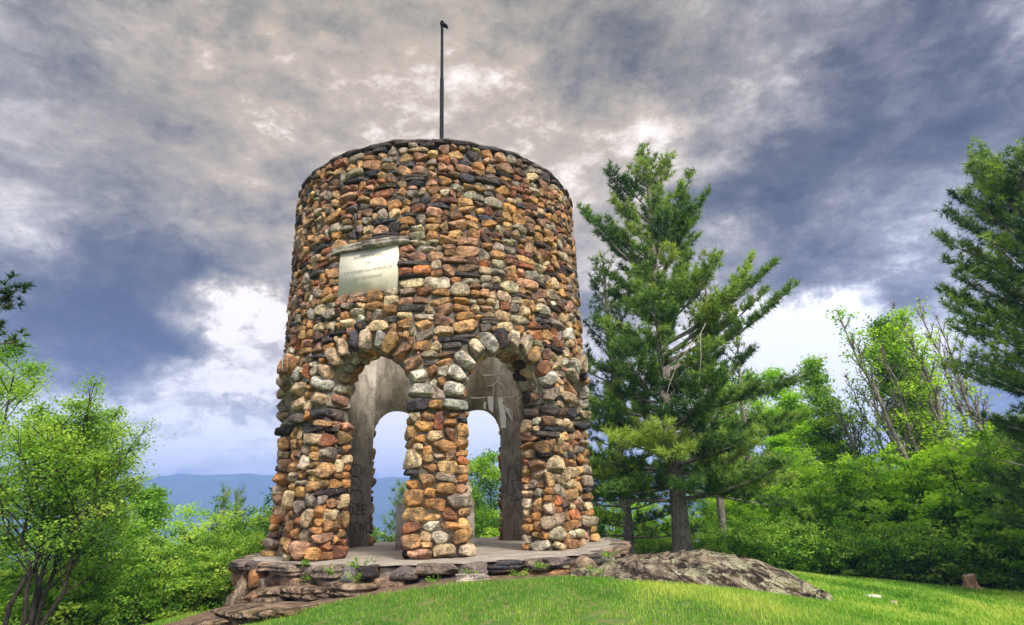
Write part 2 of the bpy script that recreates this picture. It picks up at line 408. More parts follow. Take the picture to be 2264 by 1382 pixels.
M = dict(stone=stone_mat(), mortar=mortar_mat(), concrete=concrete_mat('aged_concrete'), floor=concrete_mat('concrete_floor', (.66, .63, .60), False),
         rock=rock_mat('layered_rock', .85, (1.12, 1.0, .88)), step=rock_mat('worn_ledge', .12, (1.5, 1.2, .98)), ground=ground_mat(),
         leaf_bright=leaf_mat('spring_leaf', (.045, .13, .018), (.20, .38, .04), (.46, .58, .09), .48),
         leaf_yellow=leaf_mat('young_leaf', (.14, .30, .02), (.36, .58, .04), (.55, .70, .09), .55),
         leaf_mid=leaf_mat('shrub_leaf', (.05, .15, .02), (.23, .43, .04), (.46, .60, .10), .5),
         needle=leaf_mat('pine_needle', (.015, .05, .014), (.09, .19, .032), (.36, .47, .08), .32),
         needle_dark=leaf_mat('dark_needle', (.008, .026, .012), (.028, .07, .02), (.07, .12, .03), .15),
         grassb=leaf_mat('grass_blade', (.06, .19, .015), (.17, .38, .03), (.48, .55, .10), .45),
         bark_pine=bark_mat('pine_bark', (.12, .095, .085), (.40, .34, .30), (1, 1, .5), .6),
         bark_dark=bark_mat('dark_bark', (.02, .016, .013), (.08, .065, .05)),
         bark_grey=bark_mat('grey_bark', (.12, .10, .085), (.34, .30, .26)),
         deadwood=bark_mat('dead_wood', (.22, .17, .13), (.48, .41, .34)),
         stump=bark_mat('stump_wood', (.16, .08, .04), (.48, .30, .18)),
         pole=plain_mat('dark_iron', (.006, .006, .009), .9, 0.), plaque=None, black=plain_mat('black_scrawl', (.02, .018, .016), .9),
         white=plain_mat('lime_stain', (.86, .84, .78), .9), pale=plain_mat('pale_stone', (.6, .57, .52), .85))


def plaque_mat():
    m, s = material('weathered_marble'); pos = s.new('ShaderNodeNewGeometry').outputs['Position']
    n = s.noise(pos, 4, 6, .65); st = s.noise(s.mapping(pos, (1, 1, .2)), 9, 5, .6)
    c = s.ramp(n, [(.3, (.60, .55, .41)), (.6, (.74, .68, .53)), (.75, (.80, .74, .60))])
    c = s.mix(s.math('MULTIPLY', s.rng(st, .58, .7), .35), c, (.36, .36, .27))
    c = s.mix(s.math('MULTIPLY', s.rng(s.voro(pos, 17), .10, .05), .8), c, (.14, .13, .11))
    s.put(s.b.inputs['Base Color'], c); s.b.inputs['Roughness'].default_value = .85; bump(s, n, .15, .01)
    return m


M['plaque'] = plaque_mat()

# ------------------------------------------------------------------ ground, hills


def sheet():
    def axis(lim, core, step, n):
        a = np.arange(-core, core+1e-6, step); g = core*(lim/core)**(np.arange(1, n+1)/n)
        return np.concatenate([-g[::-1], a, g])
    xs = axis(3400, 22, .3, 26); ys = axis(3400, 18, .3, 26)
    X, Y = np.meshgrid(xs, ys); Z = TZ(X, Y)
    V = np.stack([X, Y, Z], -1).reshape(-1, 3); nx = len(xs); i = np.arange(len(ys)-1)[:, None]*nx; k = np.arange(nx-1)[None]
    F = np.stack([i+k, i+k+1, i+nx+k+1, i+nx+k], -1).reshape(-1, 4)
    tag(mesh_obj('ground', V, F, M['ground'], smooth=True), kind='structure')


sheet()


def ridge():
    az = np.radians(np.linspace(-62, 62, 700)); t = np.linspace(0, 1, 60)
    # skyline height (tangent of elevation) by azimuth, seen from the hill top
    ka = np.radians([-62, -40, -30, -24, -20, -14.5, -10, -6, -3, 5, 12, 25, 62]); kt = [.035, .05, .056, .064, .068, .066, .060, .057, .059, .05, .045, .05, .04]
    top = np.interp(az, ka, kt) + .0012*np.sin(az*60) + .0006*np.sin(az*150+1)
    A, T = np.meshgrid(az, t); TOP = np.interp(A, az, top)
    dist = 1500 + T*1100
    prof = np.where(T < .72, np.sin(T/.72*math.pi/2)**1.3, 1-(T-.72)/.28*.5)
    z = -62 + (TOP*(1500+.72*1100) + .6 + 62)*prof
    g = np.stack([np.sin(A)*dist, np.cos(A)*dist, z], -1)
    z += snoise(g*np.array([1, 1, 0]), 4, .012, 9)*9*(1-prof)*np.minimum(T*8, 1) + snoise(g*np.array([1, 1, 0]), 5, .09, 9)*1.6
    V = np.stack([g[..., 0], g[..., 1]-DIST, z], -1).reshape(-1, 3); nx = len(az); i = np.arange(len(t)-1)[:, None]*nx; k = np.arange(nx-1)[None]
    F = np.stack([i+k, i+k+1, i+nx+k+1, i+nx+k], -1).reshape(-1, 4)
    m, s = material('far_forest'); pos = s.new('ShaderNodeNewGeometry').outputs['Position']
    n = s.noise(pos, .012, 8, .7); n2 = s.noise(pos, .07, 6, .75)
    c = s.ramp(n, [(.35, (.02, .045, .02)), (.55, (.05, .09, .03)), (.72, (.10, .14, .05))])
    c = s.mix(s.rng(n2, .48, .36, 0, .8), c, (.01, .02, .012)); s.put(s.b.inputs['Base Color'], c); s.b.inputs['Roughness'].default_value = 1
    bump(s, n2, 1, 8)
    tag(mesh_obj('hills', V, F, m, smooth=True), kind='structure')


ridge()

# ------------------------------------------------------------------ stone shapes


def ico(sub):
    bm = bmesh.new(); bmesh.ops.create_icosphere(bm, subdivisions=sub, radius=1)
    bm.verts.ensure_lookup_table(); V = np.array([v.co[:] for v in bm.verts]); F = np.array([[v.index for v in f.verts] for f in bm.faces]); bm.free()
    return V, F


ICO = {k: ico(k) for k in (3, 4)}


def stone_proto(seed, kind, sub=4):
    r = np.random.RandomState(seed); V = ICO[sub][0].copy()
    k = {'round': 2.6, 'block': 4.6, 'slab': 5}[kind] + r.rand()
    V /= ((np.abs(V)**k).sum(1)**(1/k))[:, None]
    V += V*snoise(V, seed, 1.7, 5)[:, None]*.11
    ncut = {'round': 6, 'block': 12, 'slab': 6}[kind]
    for i in range(ncut):
        n = r.normal(size=3)
        if kind == 'slab': n[2] *= .3
        n /= np.linalg.norm(n); d = V @ n; lim = d.max()*(.62+.28*r.rand()); e = d - lim
        V -= n*np.maximum(e, 0)[:, None]*.93
    V += V*snoise(V, seed+99, 4.5, 6)[:, None]*.03
    if kind == 'slab':
        L = np.floor((V[:, 2]+1)*3.2 + .5*np.sin(V[:, 0]*2+seed)); rr = r.rand(12)
        s = .84 + .18*rr[np.clip(L, 0, 11).astype(int)]
        V[:, 0] *= s; V[:, 1] *= s; V[:, 2] += .10*np.sin(V[:, 0]*2.6+seed)
    else: V += ICO[sub][0]*snoise(V, seed+7, 9, 6)[:, None]*.016
    mx = np.abs(V).max(0); return V/mx


PRO = {sub: {k: [stone_proto(i*13+5+hash_, k, sub) for i in range(n)] for k, n, hash_ in (('round', 14, 0), ('block', 16, 400), ('slab', 9, 900))} for sub in (3, 4)}
PAL = [((.43, .22, .08), 19), ((.47, .28, .12), 22), ((.56, .42, .25), 16), ((.30, .25, .20), 9), ((.42, .23, .14), 13), ((.28, .11, .055), 5),
       ((.17, .10, .06), 7), ((.64, .57, .44), 4), ((.42, .35, .24), 8), ((.46, .17, .065), 2)]


def pick_col(r, z=0., pale=0.):
    wts = np.array([p[1] for p in PAL], float)
    if z < 2.3: wts[[0, 1, 9]] *= 1.7; wts[6] *= .5
    if z > 4.2: wts[[4, 6, 3, 5]] *= 1.7; wts[[7, 2]] *= .5
    if pale: wts[[7, 2, 8]] *= 1+pale*3
    i = r.choice(len(PAL), p=wts/wts.sum()); c = np.array(PAL[i][0])*(.72+.62*r.rand())
    c = c*(1+.035*r.normal(size=3)); return tuple(np.clip(c, .02, .8))


SLATE = [(.045, .045, .055), (.03, .03, .035), (.075, .065, .06), (.055, .06, .075), (.10, .09, .08)]


class Stones:
    def __init__(s): s.b = MB()
    def put(s, r, c, t, n, h, kind=None, col=None, sub=4, tilt=.10, up=None):
        """c centre, t tangent, n outward, h=(half along t, half along n, half up)"""
        kind = kind or ('round' if r.rand() < .30 else 'block')
        Pv = PRO[sub][kind][r.randint(len(PRO[sub][kind]))]; F = ICO[sub][1]
        t = np.asarray(t, float); n = np.asarray(n, float); u = np.cross(t, n) if up is None else np.asarray(up, float)
        if u[2] < -1e-6 and up is None: u = -u
        sg = r.choice([-1, 1], 2)
        sg = np.array([sg[0], 1, sg[1] if kind != 'slab' else 1])
        a = r.normal()*tilt; ca, sa = math.cos(a), math.sin(a)
        t2, u2 = t*ca+u*sa, -t*sa+u*ca
        Q = Pv*sg*np.array(h)
        V = np.asarray(c) + Q[:, :1]*t2 + Q[:, 1:2]*n + Q[:, 2:]*u2
        if sg[0]*sg[2]*np.dot(np.cross(t2, n), u2) < 0: F = F[:, ::-1]
        s.b.add(V, F, (*(col or pick_col(r)), r.rand()))


def circ(a, r, z): return np.array([r*math.sin(a), -r*math.cos(a), z])   # azimuth 0 faces the camera


RO, RI = 2.955, 2.40          # mortar face and inner face
AW, ZS, AH, ZTOP = .262, 2.30, .87, 7.03
BAY = math.pi/4


def pack(r, s0, s1, sky, bins, top, put, wmin=.10, wmax=.46, hmin=.09, hmax=.25, hole=None, slabp=.12):
    """rubble packing on the strip s0..s1; sky = starting height per bin"""
    n = len(sky); ds = (s1-s0)/n; guard = 0
    while guard < 20000:
        guard += 1
        i = int(np.argmin(sky)); z0 = sky[i]
        if z0 >= top-.03: break
        a = i
        tol = r.choice([.03, .065, .08])
        while a > 0 and sky[a-1] < z0+tol: a -= 1
        b = i+1
        while b < n and sky[b] < z0+tol: b += 1
        run = (b-a)*ds
        if run < wmin*.75:
            lo = min(sky[a-1] if a > 0 else 99, sky[b] if b < n else 99); h = min(max(lo-z0, .05), .2)
            if lo > 90: h = .15
            if h > .045 and run > .045: put(s0+(a+b)/2*ds, z0+h/2, run/2, h/2, 'round')
            sky[a:b] = z0+h; continue
        q = r.rand(); slab = q < slabp
        if slab: wd = r.uniform(.22, .55); h = r.uniform(.055, .115)
        elif q < .28: wd = r.uniform(.24, wmax-.03); h = r.uniform(.14, hmax*.92)
        elif q < .44: wd = r.uniform(wmin, .20); h = r.uniform(hmin-.01, .16)
        else: wd = r.uniform(.15, wmax*.68); h = r.uniform(.09, hmax*.76)
        if run-wd < wmin*1.1: wd = run if run < wmax*1.25 else run*r.uniform(.4, .6)
        k = max(1, int(round(wd/ds)))
        j0 = a if r.rand() < .5 else b-k
        j0 = max(a, min(j0, b-k)); j1 = min(b, j0+k)
        zb = sky[j0:j1].max()*.65+sky[j0:j1].mean()*.35; h = min(h, top-zb)
        if top-(zb+h) < .07: h = top-zb
        if hole is not None:
            c0, c1 = s0+j0*ds, s0+j1*ds
            hz = hole(c0, c1, zb, h)
            if hz is not None:
                h = hz
        if h > .02: put(s0+(j0+j1)/2*ds, zb+h/2, (j1-j0)*ds/2, h/2, 'slab' if slab or h < .055 or (j1-j0)*ds/h > 4 else None)
        sky[j0:j1] = zb+max(h, .01)


# ------------------------------------------------------------------ tower
tower = empty('stone_tower'); tag(tower, 'round fieldstone memorial tower with open arches on thick cobble pillars', 'tower')
rs = np.random.RandomState(11)
PA0, PA1, PZ0, PZ1 = -.600, -.231, 4.165, 4.955        # plaque extent


def arch_z(a, aw=AW, zs=ZS, h=AH):
    k = np.abs(a)/aw
    return np.where(k < 1, zs + h*np.sqrt(np.maximum(0, 1-k*k)), 0.)


def shell(name, r0, r1, mat, aw, zs, h, z0=0., zt=ZTOP, parent=tower):
    """ring wall between radii r0 < r1 with eight arched openings"""
    nb = 40; V = []; F = []
    aw0, h0 = aw, h
    for bay in range(8):
        c = BAY*(bay+.5)-math.pi
        aw, h = (aw0, h0) if name == 'wall_core' or abs(c) > 1.3 else (aw0+.035, h0+.38)
        offs = np.concatenate([np.linspace(-BAY/2, -aw, 6), -aw*np.cos(np.linspace(0, math.pi, nb))[0:], np.linspace(aw, BAY/2, 6)])
        zl = np.concatenate([np.full(6, z0), zs+h*np.sqrt(np.maximum(0, 1-(np.cos(np.linspace(0, math.pi, nb)))**2)), np.full(6, z0)])
        n = len(offs); b = len(V)
        for o, z in zip(offs, zl):
            for rr in (r0, r1):
                V.append(circ(c+o, rr, z)); V.append(circ(c+o, rr, zt))
        for i in range(n-1):
            p = b+4*i; q = p+4
            if i == 5 or i == n-7:                     # jamb
                F.append((p, q, q+2, p+2)); continue
            F += [(p, q, q+1, p+1), (p+2, p+3, q+3, q+2), (p+1, q+1, q+3, p+3), (p, p+2, q+2, q)]
    return mesh_obj(name, V, np.array(F), mat, parent)


shell('wall_core', RI+.06, RO, M['mortar'], AW, ZS, AH)
shell('concrete_lining', RI-.02, RI+.058, M['concrete'], .272, ZS+.0, AH-.18, 0, ZTOP-.03)

# eight pillars: stones wrapped round jamb, face, jamb
for kk in range(8):
    ac = BAY*kk                                        # azimuth of pillar
    near = kk in (0, 1, 7, 2, 6)
    sub = 4 if kk in (0, 1, 7) else 3
    pil = Stones(); half = BAY/2-AW+.004; RC = .06
    # rounded plan of the pillar: jamb, corner, outer face, corner, jamb
    hw_ = RO*half; pl2 = [(-hw_*.93, RI-.01), (-hw_, RO-RC)]
    pl2 += [(-hw_+RC-RC*math.cos(t_), RO-RC+RC*math.sin(t_)) for t_ in np.linspace(.2, math.pi/2, 6)]
    pl2 += [(-x_, y_) for x_, y_ in pl2[::-1]]
    pl2 = np.array(pl2); sg_ = np.hypot(*np.diff(pl2, axis=0).T); cm_ = np.concatenate([[0], np.cumsum(sg_)]); L = cm_[-1]

    def pframe(s, z):
        e = .05; f = lambda q: np.array([np.interp(q, cm_, pl2[:, 0]), np.interp(q, cm_, pl2[:, 1])])
        p2, d2 = f(s), f(min(s+e, L))-f(max(s-e, 0)); d2 /= np.linalg.norm(d2); n2 = np.array([-d2[1], d2[0]])
        T_, R_ = np.array([math.cos(ac), math.sin(ac), 0]), np.array([math.sin(ac), -math.cos(ac), 0])
        n = T_*n2[0]+R_*n2[1]; fl = .085*math.exp(-max(z, 0)/.22)
        return T_*p2[0]+R_*p2[1]+np.array([0, 0, z])+n*fl, T_*d2[0]+R_*d2[1], n

    def pput(s, z, hw, hh, kind):
        p, t, n = pframe(s, z)
        dp = min(.15, max(.10, min(hw, hh)*1.1)); jam = abs(s-L/2) > .62
        col = SLATE[rs.randint(5)] if kind == 'slab' and rs.rand() < .8 else pick_col(rs, z, 1. if kk in (1, 2) and rs.rand() < .4 else 0)
        pil.put(rs, p+n*(rs.uniform(-.022, .022)-(.035 if jam else .015)), t, n, (hw*1.09, dp, hh*1.12), kind, col, sub, .12)
    nb = 110
    sky0 = np.zeros(nb); big = kk in (0, 1, 7)
    pack(rs, 0, L, sky0, nb, 2.10, pput, wmin=.12, wmax=.50, hmin=.10, hmax=.30, slabp=.06)
    po = pil.b.build('pillar', M['stone'], tower, True)
    # corbel slabs carrying the arches, same pillar but a separate projecting course
    cb = Stones()
    for q, side in ((0, -1), (1, 1), (2, 0)):
        a = ac + side*(half-.045); n = np.array([math.sin(a), -math.cos(a), 0]); t = np.array([math.cos(a), math.sin(a), 0])
        dark = SLATE[rs.randint(5)] if (side == -1 or rs.rand() < .55) else (.38, .39, .33)
        if kk == 0 and side == 1: dark = (.36, .38, .31)
        if side == 0: cb.put(rs, circ(a, RO+.0, 2.2), t, n, (.15, .14, .085), 'block', pick_col(rs), sub)
        else:
            cb.put(rs, circ(a, RO-.03, 2.2+rs.uniform(-.01, .02)), t, n, (.22, .20, rs.uniform(.085, .11)), 'block', dark, sub, .03)
            cb.put(rs, circ(a, RO-.33, 2.2), t, n, (.19, .17, .09), 'block', SLATE[rs.randint(5)], 3, .03)
    cb.b.build('corbel', M['stone'], tower, True)

# arch rings of radial stones
for bay in range(8):
    c = BAY*(bay+.5)-math.pi; vs = Stones(); nv = rs.randint(12, 14); sub = 4 if abs(c) < 1.3 else 3
    for ring_r, rr, lift, dep in ((0, RO+.015, .135, .145), (1, RO-.24, .05, .18), (2, RO-.42, .045, .14)):
        for i in range(nv):
            ph = math.pi*(i+.5+rs.uniform(-.12, .12))/nv; seg = math.pi*.70/nv
            rad = np.array([math.cos(ph)*(1-.0), math.sin(ph)])
            if ring_r: rad_len = rs.uniform(.11, .14)
            else: rad_len = rs.uniform(.155, .215)
            u = (AW*RO+lift)*math.cos(ph); z = ZS+.03+(AH+lift)*math.sin(ph)
            a = c+u/RO; n = np.array([math.sin(a), -math.cos(a), 0]); tt = np.array([math.cos(a), math.sin(a), 0])
            rd = tt*rad[0]+np.array([0, 0, 1])*rad[1]; tg = -tt*rad[1]+np.array([0, 0, 1])*rad[0]
            p = circ(a, rr, z)
            q = rs.rand(); colr = SLATE[rs.randint(5)] if q < .06 else (pick_col(rs, 3, .5) if q < .35 else tuple(np.array([(.60, .56, .46), (.52, .38, .24), (.48, .47, .41), (.46, .25, .13), (.56, .46, .33)][rs.randint(5)])*rs.uniform(.8, 1.1)))
            vs.put(rs, p+n*rs.uniform(-.01, .04), tg, n, (seg/2*rs.uniform(.95, 1.15)+.02, dep, rad_len), None, colr, sub, .07, up=rd)
    vs.b.build('arch_ring', M['stone'], tower, True)

# the drum above the arches
drum = Stones(); circm = 2*math.pi*RO; nb = 920
ss = (np.arange(nb)+.5)/nb*circm; aa = ss/RO-math.pi
off = (aa+math.pi) % BAY - BAY/2
sky0 = np.where(np.abs(off)*RO < AW*RO+.27, ZS+.03+(AH+.27)*np.sqrt(np.maximum(0, 1-(np.abs(off)*RO/(AW*RO+.28))**2)), ZS-.01)
sky0 = np.maximum(sky0, ZS-.01)


def hole(c0, c1, zb, h):
    """keep clear of plaque and its lintel; return the height allowed"""
    a0, a1 = c0/RO-math.pi, c1/RO-math.pi
    if a1 <= PA0-.075 or a0 >= PA1+.075: return None
    if zb >= PZ1+.13: return None
    inside = a1 > PA0+.004 and a0 < PA1-.004
    if inside:
        if zb < PZ0-.005: return min(h, PZ0-zb) if zb+h > PZ0-.05 or h > PZ0-zb else h
        return -1
    return min(h, PZ1+.01-zb) if zb < PZ1 else -1


pa = (PA0+PA1)/2


def dput(s, z, hw, hh, kind):
    a = s/RO-math.pi
    if hw < 0 or hh < 0: return
    n = np.array([math.sin(a), -math.cos(a), 0]); t = np.array([math.cos(a), math.sin(a), 0])
    sub = 4 if abs(a) < 1.35 else 3
    dp = min(.15, max(.10, min(hw, hh)*1.1))
    pale = .7 if (.3 < a < 1.1 and 2.3 < z < 4.9 and rs.rand() < .55) else 0
    col = SLATE[rs.randint(5)] if kind == 'slab' and rs.rand() < .85 else (SLATE[rs.randint(5)] if rs.rand() < (.01 if z < 5 else .03) else pick_col(rs, z, pale))
    drum.put(rs, circ(a, RO-.015+rs.uniform(-.03, .035), z), t, n, (hw*1.11, dp, hh*1.15), kind, col, sub, .15 if kind != 'slab' else .05)


# packing with the plaque gap: bins over the plaque jump from its foot to the lintel top
def pack_drum():
    low = sky0.copy(); n = nb; ia = lambda a: int((a+math.pi)*RO/circm*n)
    p0, p1 = ia(PA0-.006), ia(PA1+.006); l0, l1 = ia(PA0-.065), ia(PA1+.07)
    ds = circm/n
    # below plaque
    tops = np.full(n, ZTOP-.10)
    seg = low[p0:p1].copy(); pack(rs, p0*ds, p1*ds, seg, p1-p0, PZ0-.005, dput)
    # the rest of the wall in two strips beside the plaque, up to the lintel
    left = low[:p0].copy(); right = low[p1:].copy()
    pack(rs, 0, p0*ds, left, p0, PZ1-.02, dput); pack(rs, p1*ds, circm, right, n-p1, PZ1-.02, dput)
    full = np.concatenate([left, np.full(p1-p0, PZ1+.145), right]); full[l0:l1] = PZ1+.15
    pack(rs, 0, circm, full, n, ZTOP-.09, dput)


pack_drum()
drum.b.build('drum_masonry', M['stone'], tower, True)

# dark course and coping on the rim
rim = Stones(); a = -math.pi
while a < math.pi:
    hw = rs.uniform(.12, .30); ac = a+hw/RO; n = np.array([math.sin(ac), -math.cos(ac), 0]); t = np.array([math.cos(ac), math.sin(ac), 0])
    rim.put(rs, circ(ac, RO-.02, ZTOP-.055), t, n, (hw*1.02, .13, .045), 'slab', SLATE[rs.randint(5)], 3, .01); a += 2*hw/RO
rim.b.build('rim_course', M['stone'], tower, True)
N = 160; V = []; F = []
for i in range(N):
    a = 2*math.pi*i/N; j = .012*math.sin(a*17)+.01*math.sin(a*41)
    for r_, z_ in ((RI-.05, ZTOP-.02), (RO+.06+j, ZTOP-.02), (RO+.055+j, ZTOP+.015+j*.6), (RI-.05, ZTOP+.02+j*.5)): V.append(circ(a, r_, z_))
for i in range(N):
    for q in range(4): F.append((4*i+q, 4*i+(q+1) % 4, 4*((i+1) % N)+(q+1) % 4, 4*((i+1) % N)+q))
mesh_obj('coping', V, np.array(F), M['mortar'], tower)

# plaque
pc = (circ(PA0, 2.97, 0)+circ(PA1, 2.97, 0))/2; pw = np.linalg.norm(circ(PA0, 2.97, 0)-circ(PA1, 2.97, 0))
pn = np.array([math.sin(pa), -math.cos(pa), 0]); ptn = np.array([math.cos(pa), math.sin(pa), 0])
zc = (PZ0+PZ1)/2; b = MB()
b.box((*(pc-pn*.0)[:2], zc), (pw/2+.012, .05, (PZ1-PZ0)/2+.02), pa)
plq = b.build('plaque', M['plaque'], tower)
for k, (txt, size, zz, wd) in enumerate([('ERECTED IN MEMORY', .072, .245, .56), ('OF', .066, .115, .09), ('THE PIONEERS AND PATRIOTS OF', .072, -.02, .92), ('NEW PROVIDENCE', .072, -.15, .52), ('1927', .055, -.27, .15)]):
    cu = bpy.data.curves.new('lettering', 'FONT'); cu.body = txt; cu.size = size; cu.align_x = 'CENTER'; cu.extrude = .0008
    to = bpy.data.objects.new('lettering', cu); COL.objects.link(to)
    bpy.context.view_layer.update()
    me = bpy.data.meshes.new_from_object(to.evaluated_get(bpy.context.evaluated_depsgraph_get())); bpy.data.objects.remove(to)
    me.materials.clear(); me.materials.append(M.setdefault('inscription', plain_mat('inscription_grey', (.20, .18, .15), .9)))
    xs = [v.co.x for v in me.vertices]; f = wd/(max(xs)-min(xs))
    Mx = Matrix([[ptn[0]*f, 0, pn[0], pc[0]+pn[0]*.0512], [ptn[1]*f, 0, pn[1], pc[1]+pn[1]*.0512], [0, 1, 0, zc+zz], [0, 0, 0, 1]])
    me.transform(Mx); lo = bpy.data.objects.new('lettering', me); COL.objects.link(lo); lo.parent = plq
lin = Stones()
for (a0, a1, hz) in ((PA0-.062, PA0+.165, .085), (PA0+.155, PA1+.068, .095)):
    ac = (a0+a1)/2; n = np.array([math.sin(ac), -math.cos(ac), 0]); t = np.array([math.cos(ac), math.sin(ac), 0])
    lin.put(rs, circ(ac, RO+.02, PZ1+.07), t, n, ((a1-a0)/2*RO+.03, .11, hz*.85), 'slab', (.36, .34, .28), 4, .0)
lin.b.build('lintel', M['stone'], tower, True)

# scrawls and lime stains on the inner concrete


def inner(x, y, r=RI-.021):
    d = ray(x, y); c = EYEP; A = 1; B = c[0]*d[0]+c[1]*d[1]; q = math.sqrt(B*B-(c[0]**2+c[1]**2-r*r)); return c+d*(-B+q)


def q8(x, y): return inner(740+x/3.005, 780+y/3.005)


def stroke(lines, mat, name, w_=.007):
    b = MB()
    for ln in lines:
        P = []
        for i in range(len(ln)-1):
            for k in range(4): f = k/4; P.append((ln[i][0]*(1-f)+ln[i+1][0]*f, ln[i][1]*(1-f)+ln[i+1][1]*f))
        P.append(ln[-1]); b.tube([q8(*p) for p in P], w_, 5)
    return b.build(name, mat, tower)


def circle(cx, cy, rx, ry, a0=0, a1=360, n=14): return [(cx+rx*math.cos(math.radians(a0+(a1-a0)*i/n)), cy+ry*math.sin(math.radians(a0+(a1-a0)*i/n))) for i in range(n+1)]


stroke([circle(143, 782, 38, 40), [(103, 828), (120, 822), (145, 826), (165, 835), (178, 855), (178, 880), (160, 898)], circle(140, 960, 42, 46, -150, 200),
        [(118, 905), (112, 925), (104, 945)], [(150, 905), (170, 915), (180, 930)]], M['black'], 'graffiti_figure')
stroke([[(98, 1020), (96, 1075)], [(96, 1020), (118, 1028), (124, 1050), (114, 1070), (96, 1076)], [(152, 1012), (150, 1074)], [(136, 1012), (166, 1012)], [(136, 1074), (166, 1074)],
        [(186, 1012), (184, 1072)], [(186, 1012), (210, 1012)], [(186, 1042), (206, 1042)], [(184, 1072), (212, 1072)]], M['black'], 'graffiti_lettering', .009)
stroke([[(92, 1122), (104, 1150), (118, 1120)], [(104, 1150), (104, 1195)], circle(146, 1160, 17, 34), [(172, 1195), (172, 1128), (192, 1190), (194, 1126)], circle(222, 1160, 15, 32, 50, 310)], M['black'], 'graffiti_lettering', .009)
stroke([[(1152, 830), (1146, 800), (1156, 772), (1180, 760), (1202, 775), (1204, 805), (1218, 820), (1226, 850), (1240, 848), (1256, 880), (1258, 925), (1238, 965), (1205, 980), (1165, 982)],
        [(1152, 830), (1150, 862), (1140, 900), (1140, 935), (1160, 948), (1185, 940), (1194, 915), (1182, 890), (1176, 860), (1180, 845), (1190, 850), (1190, 880)], [(1182, 950), (1164, 990)],
        [(1208, 850), (1204, 830)]], M['black'], 'graffiti_outline')
stroke([[(1145, 60), (1130, 100), (1105, 140), (1080, 190), (1050, 215), (1010, 222)], [(1200, 118), (1150, 125), (1110, 140), (1060, 148), (985, 150)], [(1080, 190), (1120, 215), (1135, 260), (1130, 295)],
        [(1258, 268), (1235, 295), (1200, 325)], [(1055, 215), (1058, 255), (1052, 290)], [(1120, 290), (1160, 300), (1195, 285)], [(1230, 180), (1195, 192)], [(905, 300), (945, 302), (1000, 296)], [(1150, 370), (1172, 378), (1182, 420), (1180, 455)]],
       M['white'], 'lime_crack', .0075)


def stain(poly, name='lime_stain'):
    # a thin crust on the curved lining: strip between two edge lines
    b = MB(); L, R_ = poly; n = 14; V = []
    for i in range(n+1):
        f = i/n; y0 = np.interp(f, np.linspace(0, 1, len(L)), [p[1] for p in L]); x0 = np.interp(f, np.linspace(0, 1, len(L)), [p[0] for p in L])
        y1 = np.interp(f, np.linspace(0, 1, len(R_)), [p[1] for p in R_]); x1 = np.interp(f, np.linspace(0, 1, len(R_)), [p[0] for p in R_])
        wob = 3*math.sin(i*2.1)
        for k in range(5): g = k/4; P_ = (x0*(1-g)+x1*g+wob*(1-2*g), y0*(1-g)+y1*g); V.append(inner(740+P_[0]/3.005, 780+P_[1]/3.005, RI-.026-.004*math.sin(g*math.pi)))
    F = [(i*5+k, i*5+k+1, i*5+k+6, i*5+k+5) for i in range(n) for k in range(4)]
    b.add(V, np.array(F)); return b.build(name, M['white'], tower, True)


stain(([(1084, 300), (1090, 350), (1096, 400), (1106, 500)], [(1118, 296), (1116, 340), (1136, 400), (1140, 500)]))
stain(([(1014, 290), (1018, 330), (1024, 375)], [(1054, 288), (1054, 320), (1054, 400)]))
stain(([(1118, 350), (1132, 372), (1150, 400), (1176, 450)], [(1122, 345), (1146, 366), (1166, 400), (1182, 452)]))
stain(([(990, 330), (988, 350), (992, 372)], [(1008, 325), (1004, 350), (1004, 375)]))

# ------------------------------------------------------------------ platform
platform = empty('stone_platform', (0, 0, 0)); tag(platform, 'low dry stone platform with concrete floor and a step, under the round tower', 'platform')
OUT = [(-3.22, -1.45), (-2.35, -2.55), (-1.35, -3.55), (-.6, -3.98), (.4, -4.13), (1.4, -4.02), (2.2, -3.5), (2.95, -2.2), (3.5, -.6), (3.6, 1.), (3.1, 2.8), (1.6, 4.0), (-.5, 4.2), (-2.2, 3.5), (-3.3, 2.2), (-3.5, .8)]
O = np.array(OUT); Oc = np.concatenate([O, O[:1]])
seg = np.hypot(*np.diff(Oc, axis=0).T); cum = np.concatenate([[0], np.cumsum(seg)])


def outl(s):
    s = s % cum[-1]; p = np.array([np.interp(s, cum, Oc[:, 0]), np.interp(s, cum, Oc[:, 1])]); e = .15
    q0 = np.array([np.interp((s-e) % cum[-1], cum, Oc[:, k]) for k in (0, 1)]); q1 = np.array([np.interp((s+e) % cum[-1], cum, Oc[:, k]) for k in (0, 1)])
    t = q1-q0; t /= np.linalg.norm(t) + 1e-9; return p, t, np.array([t[1], -t[0]])


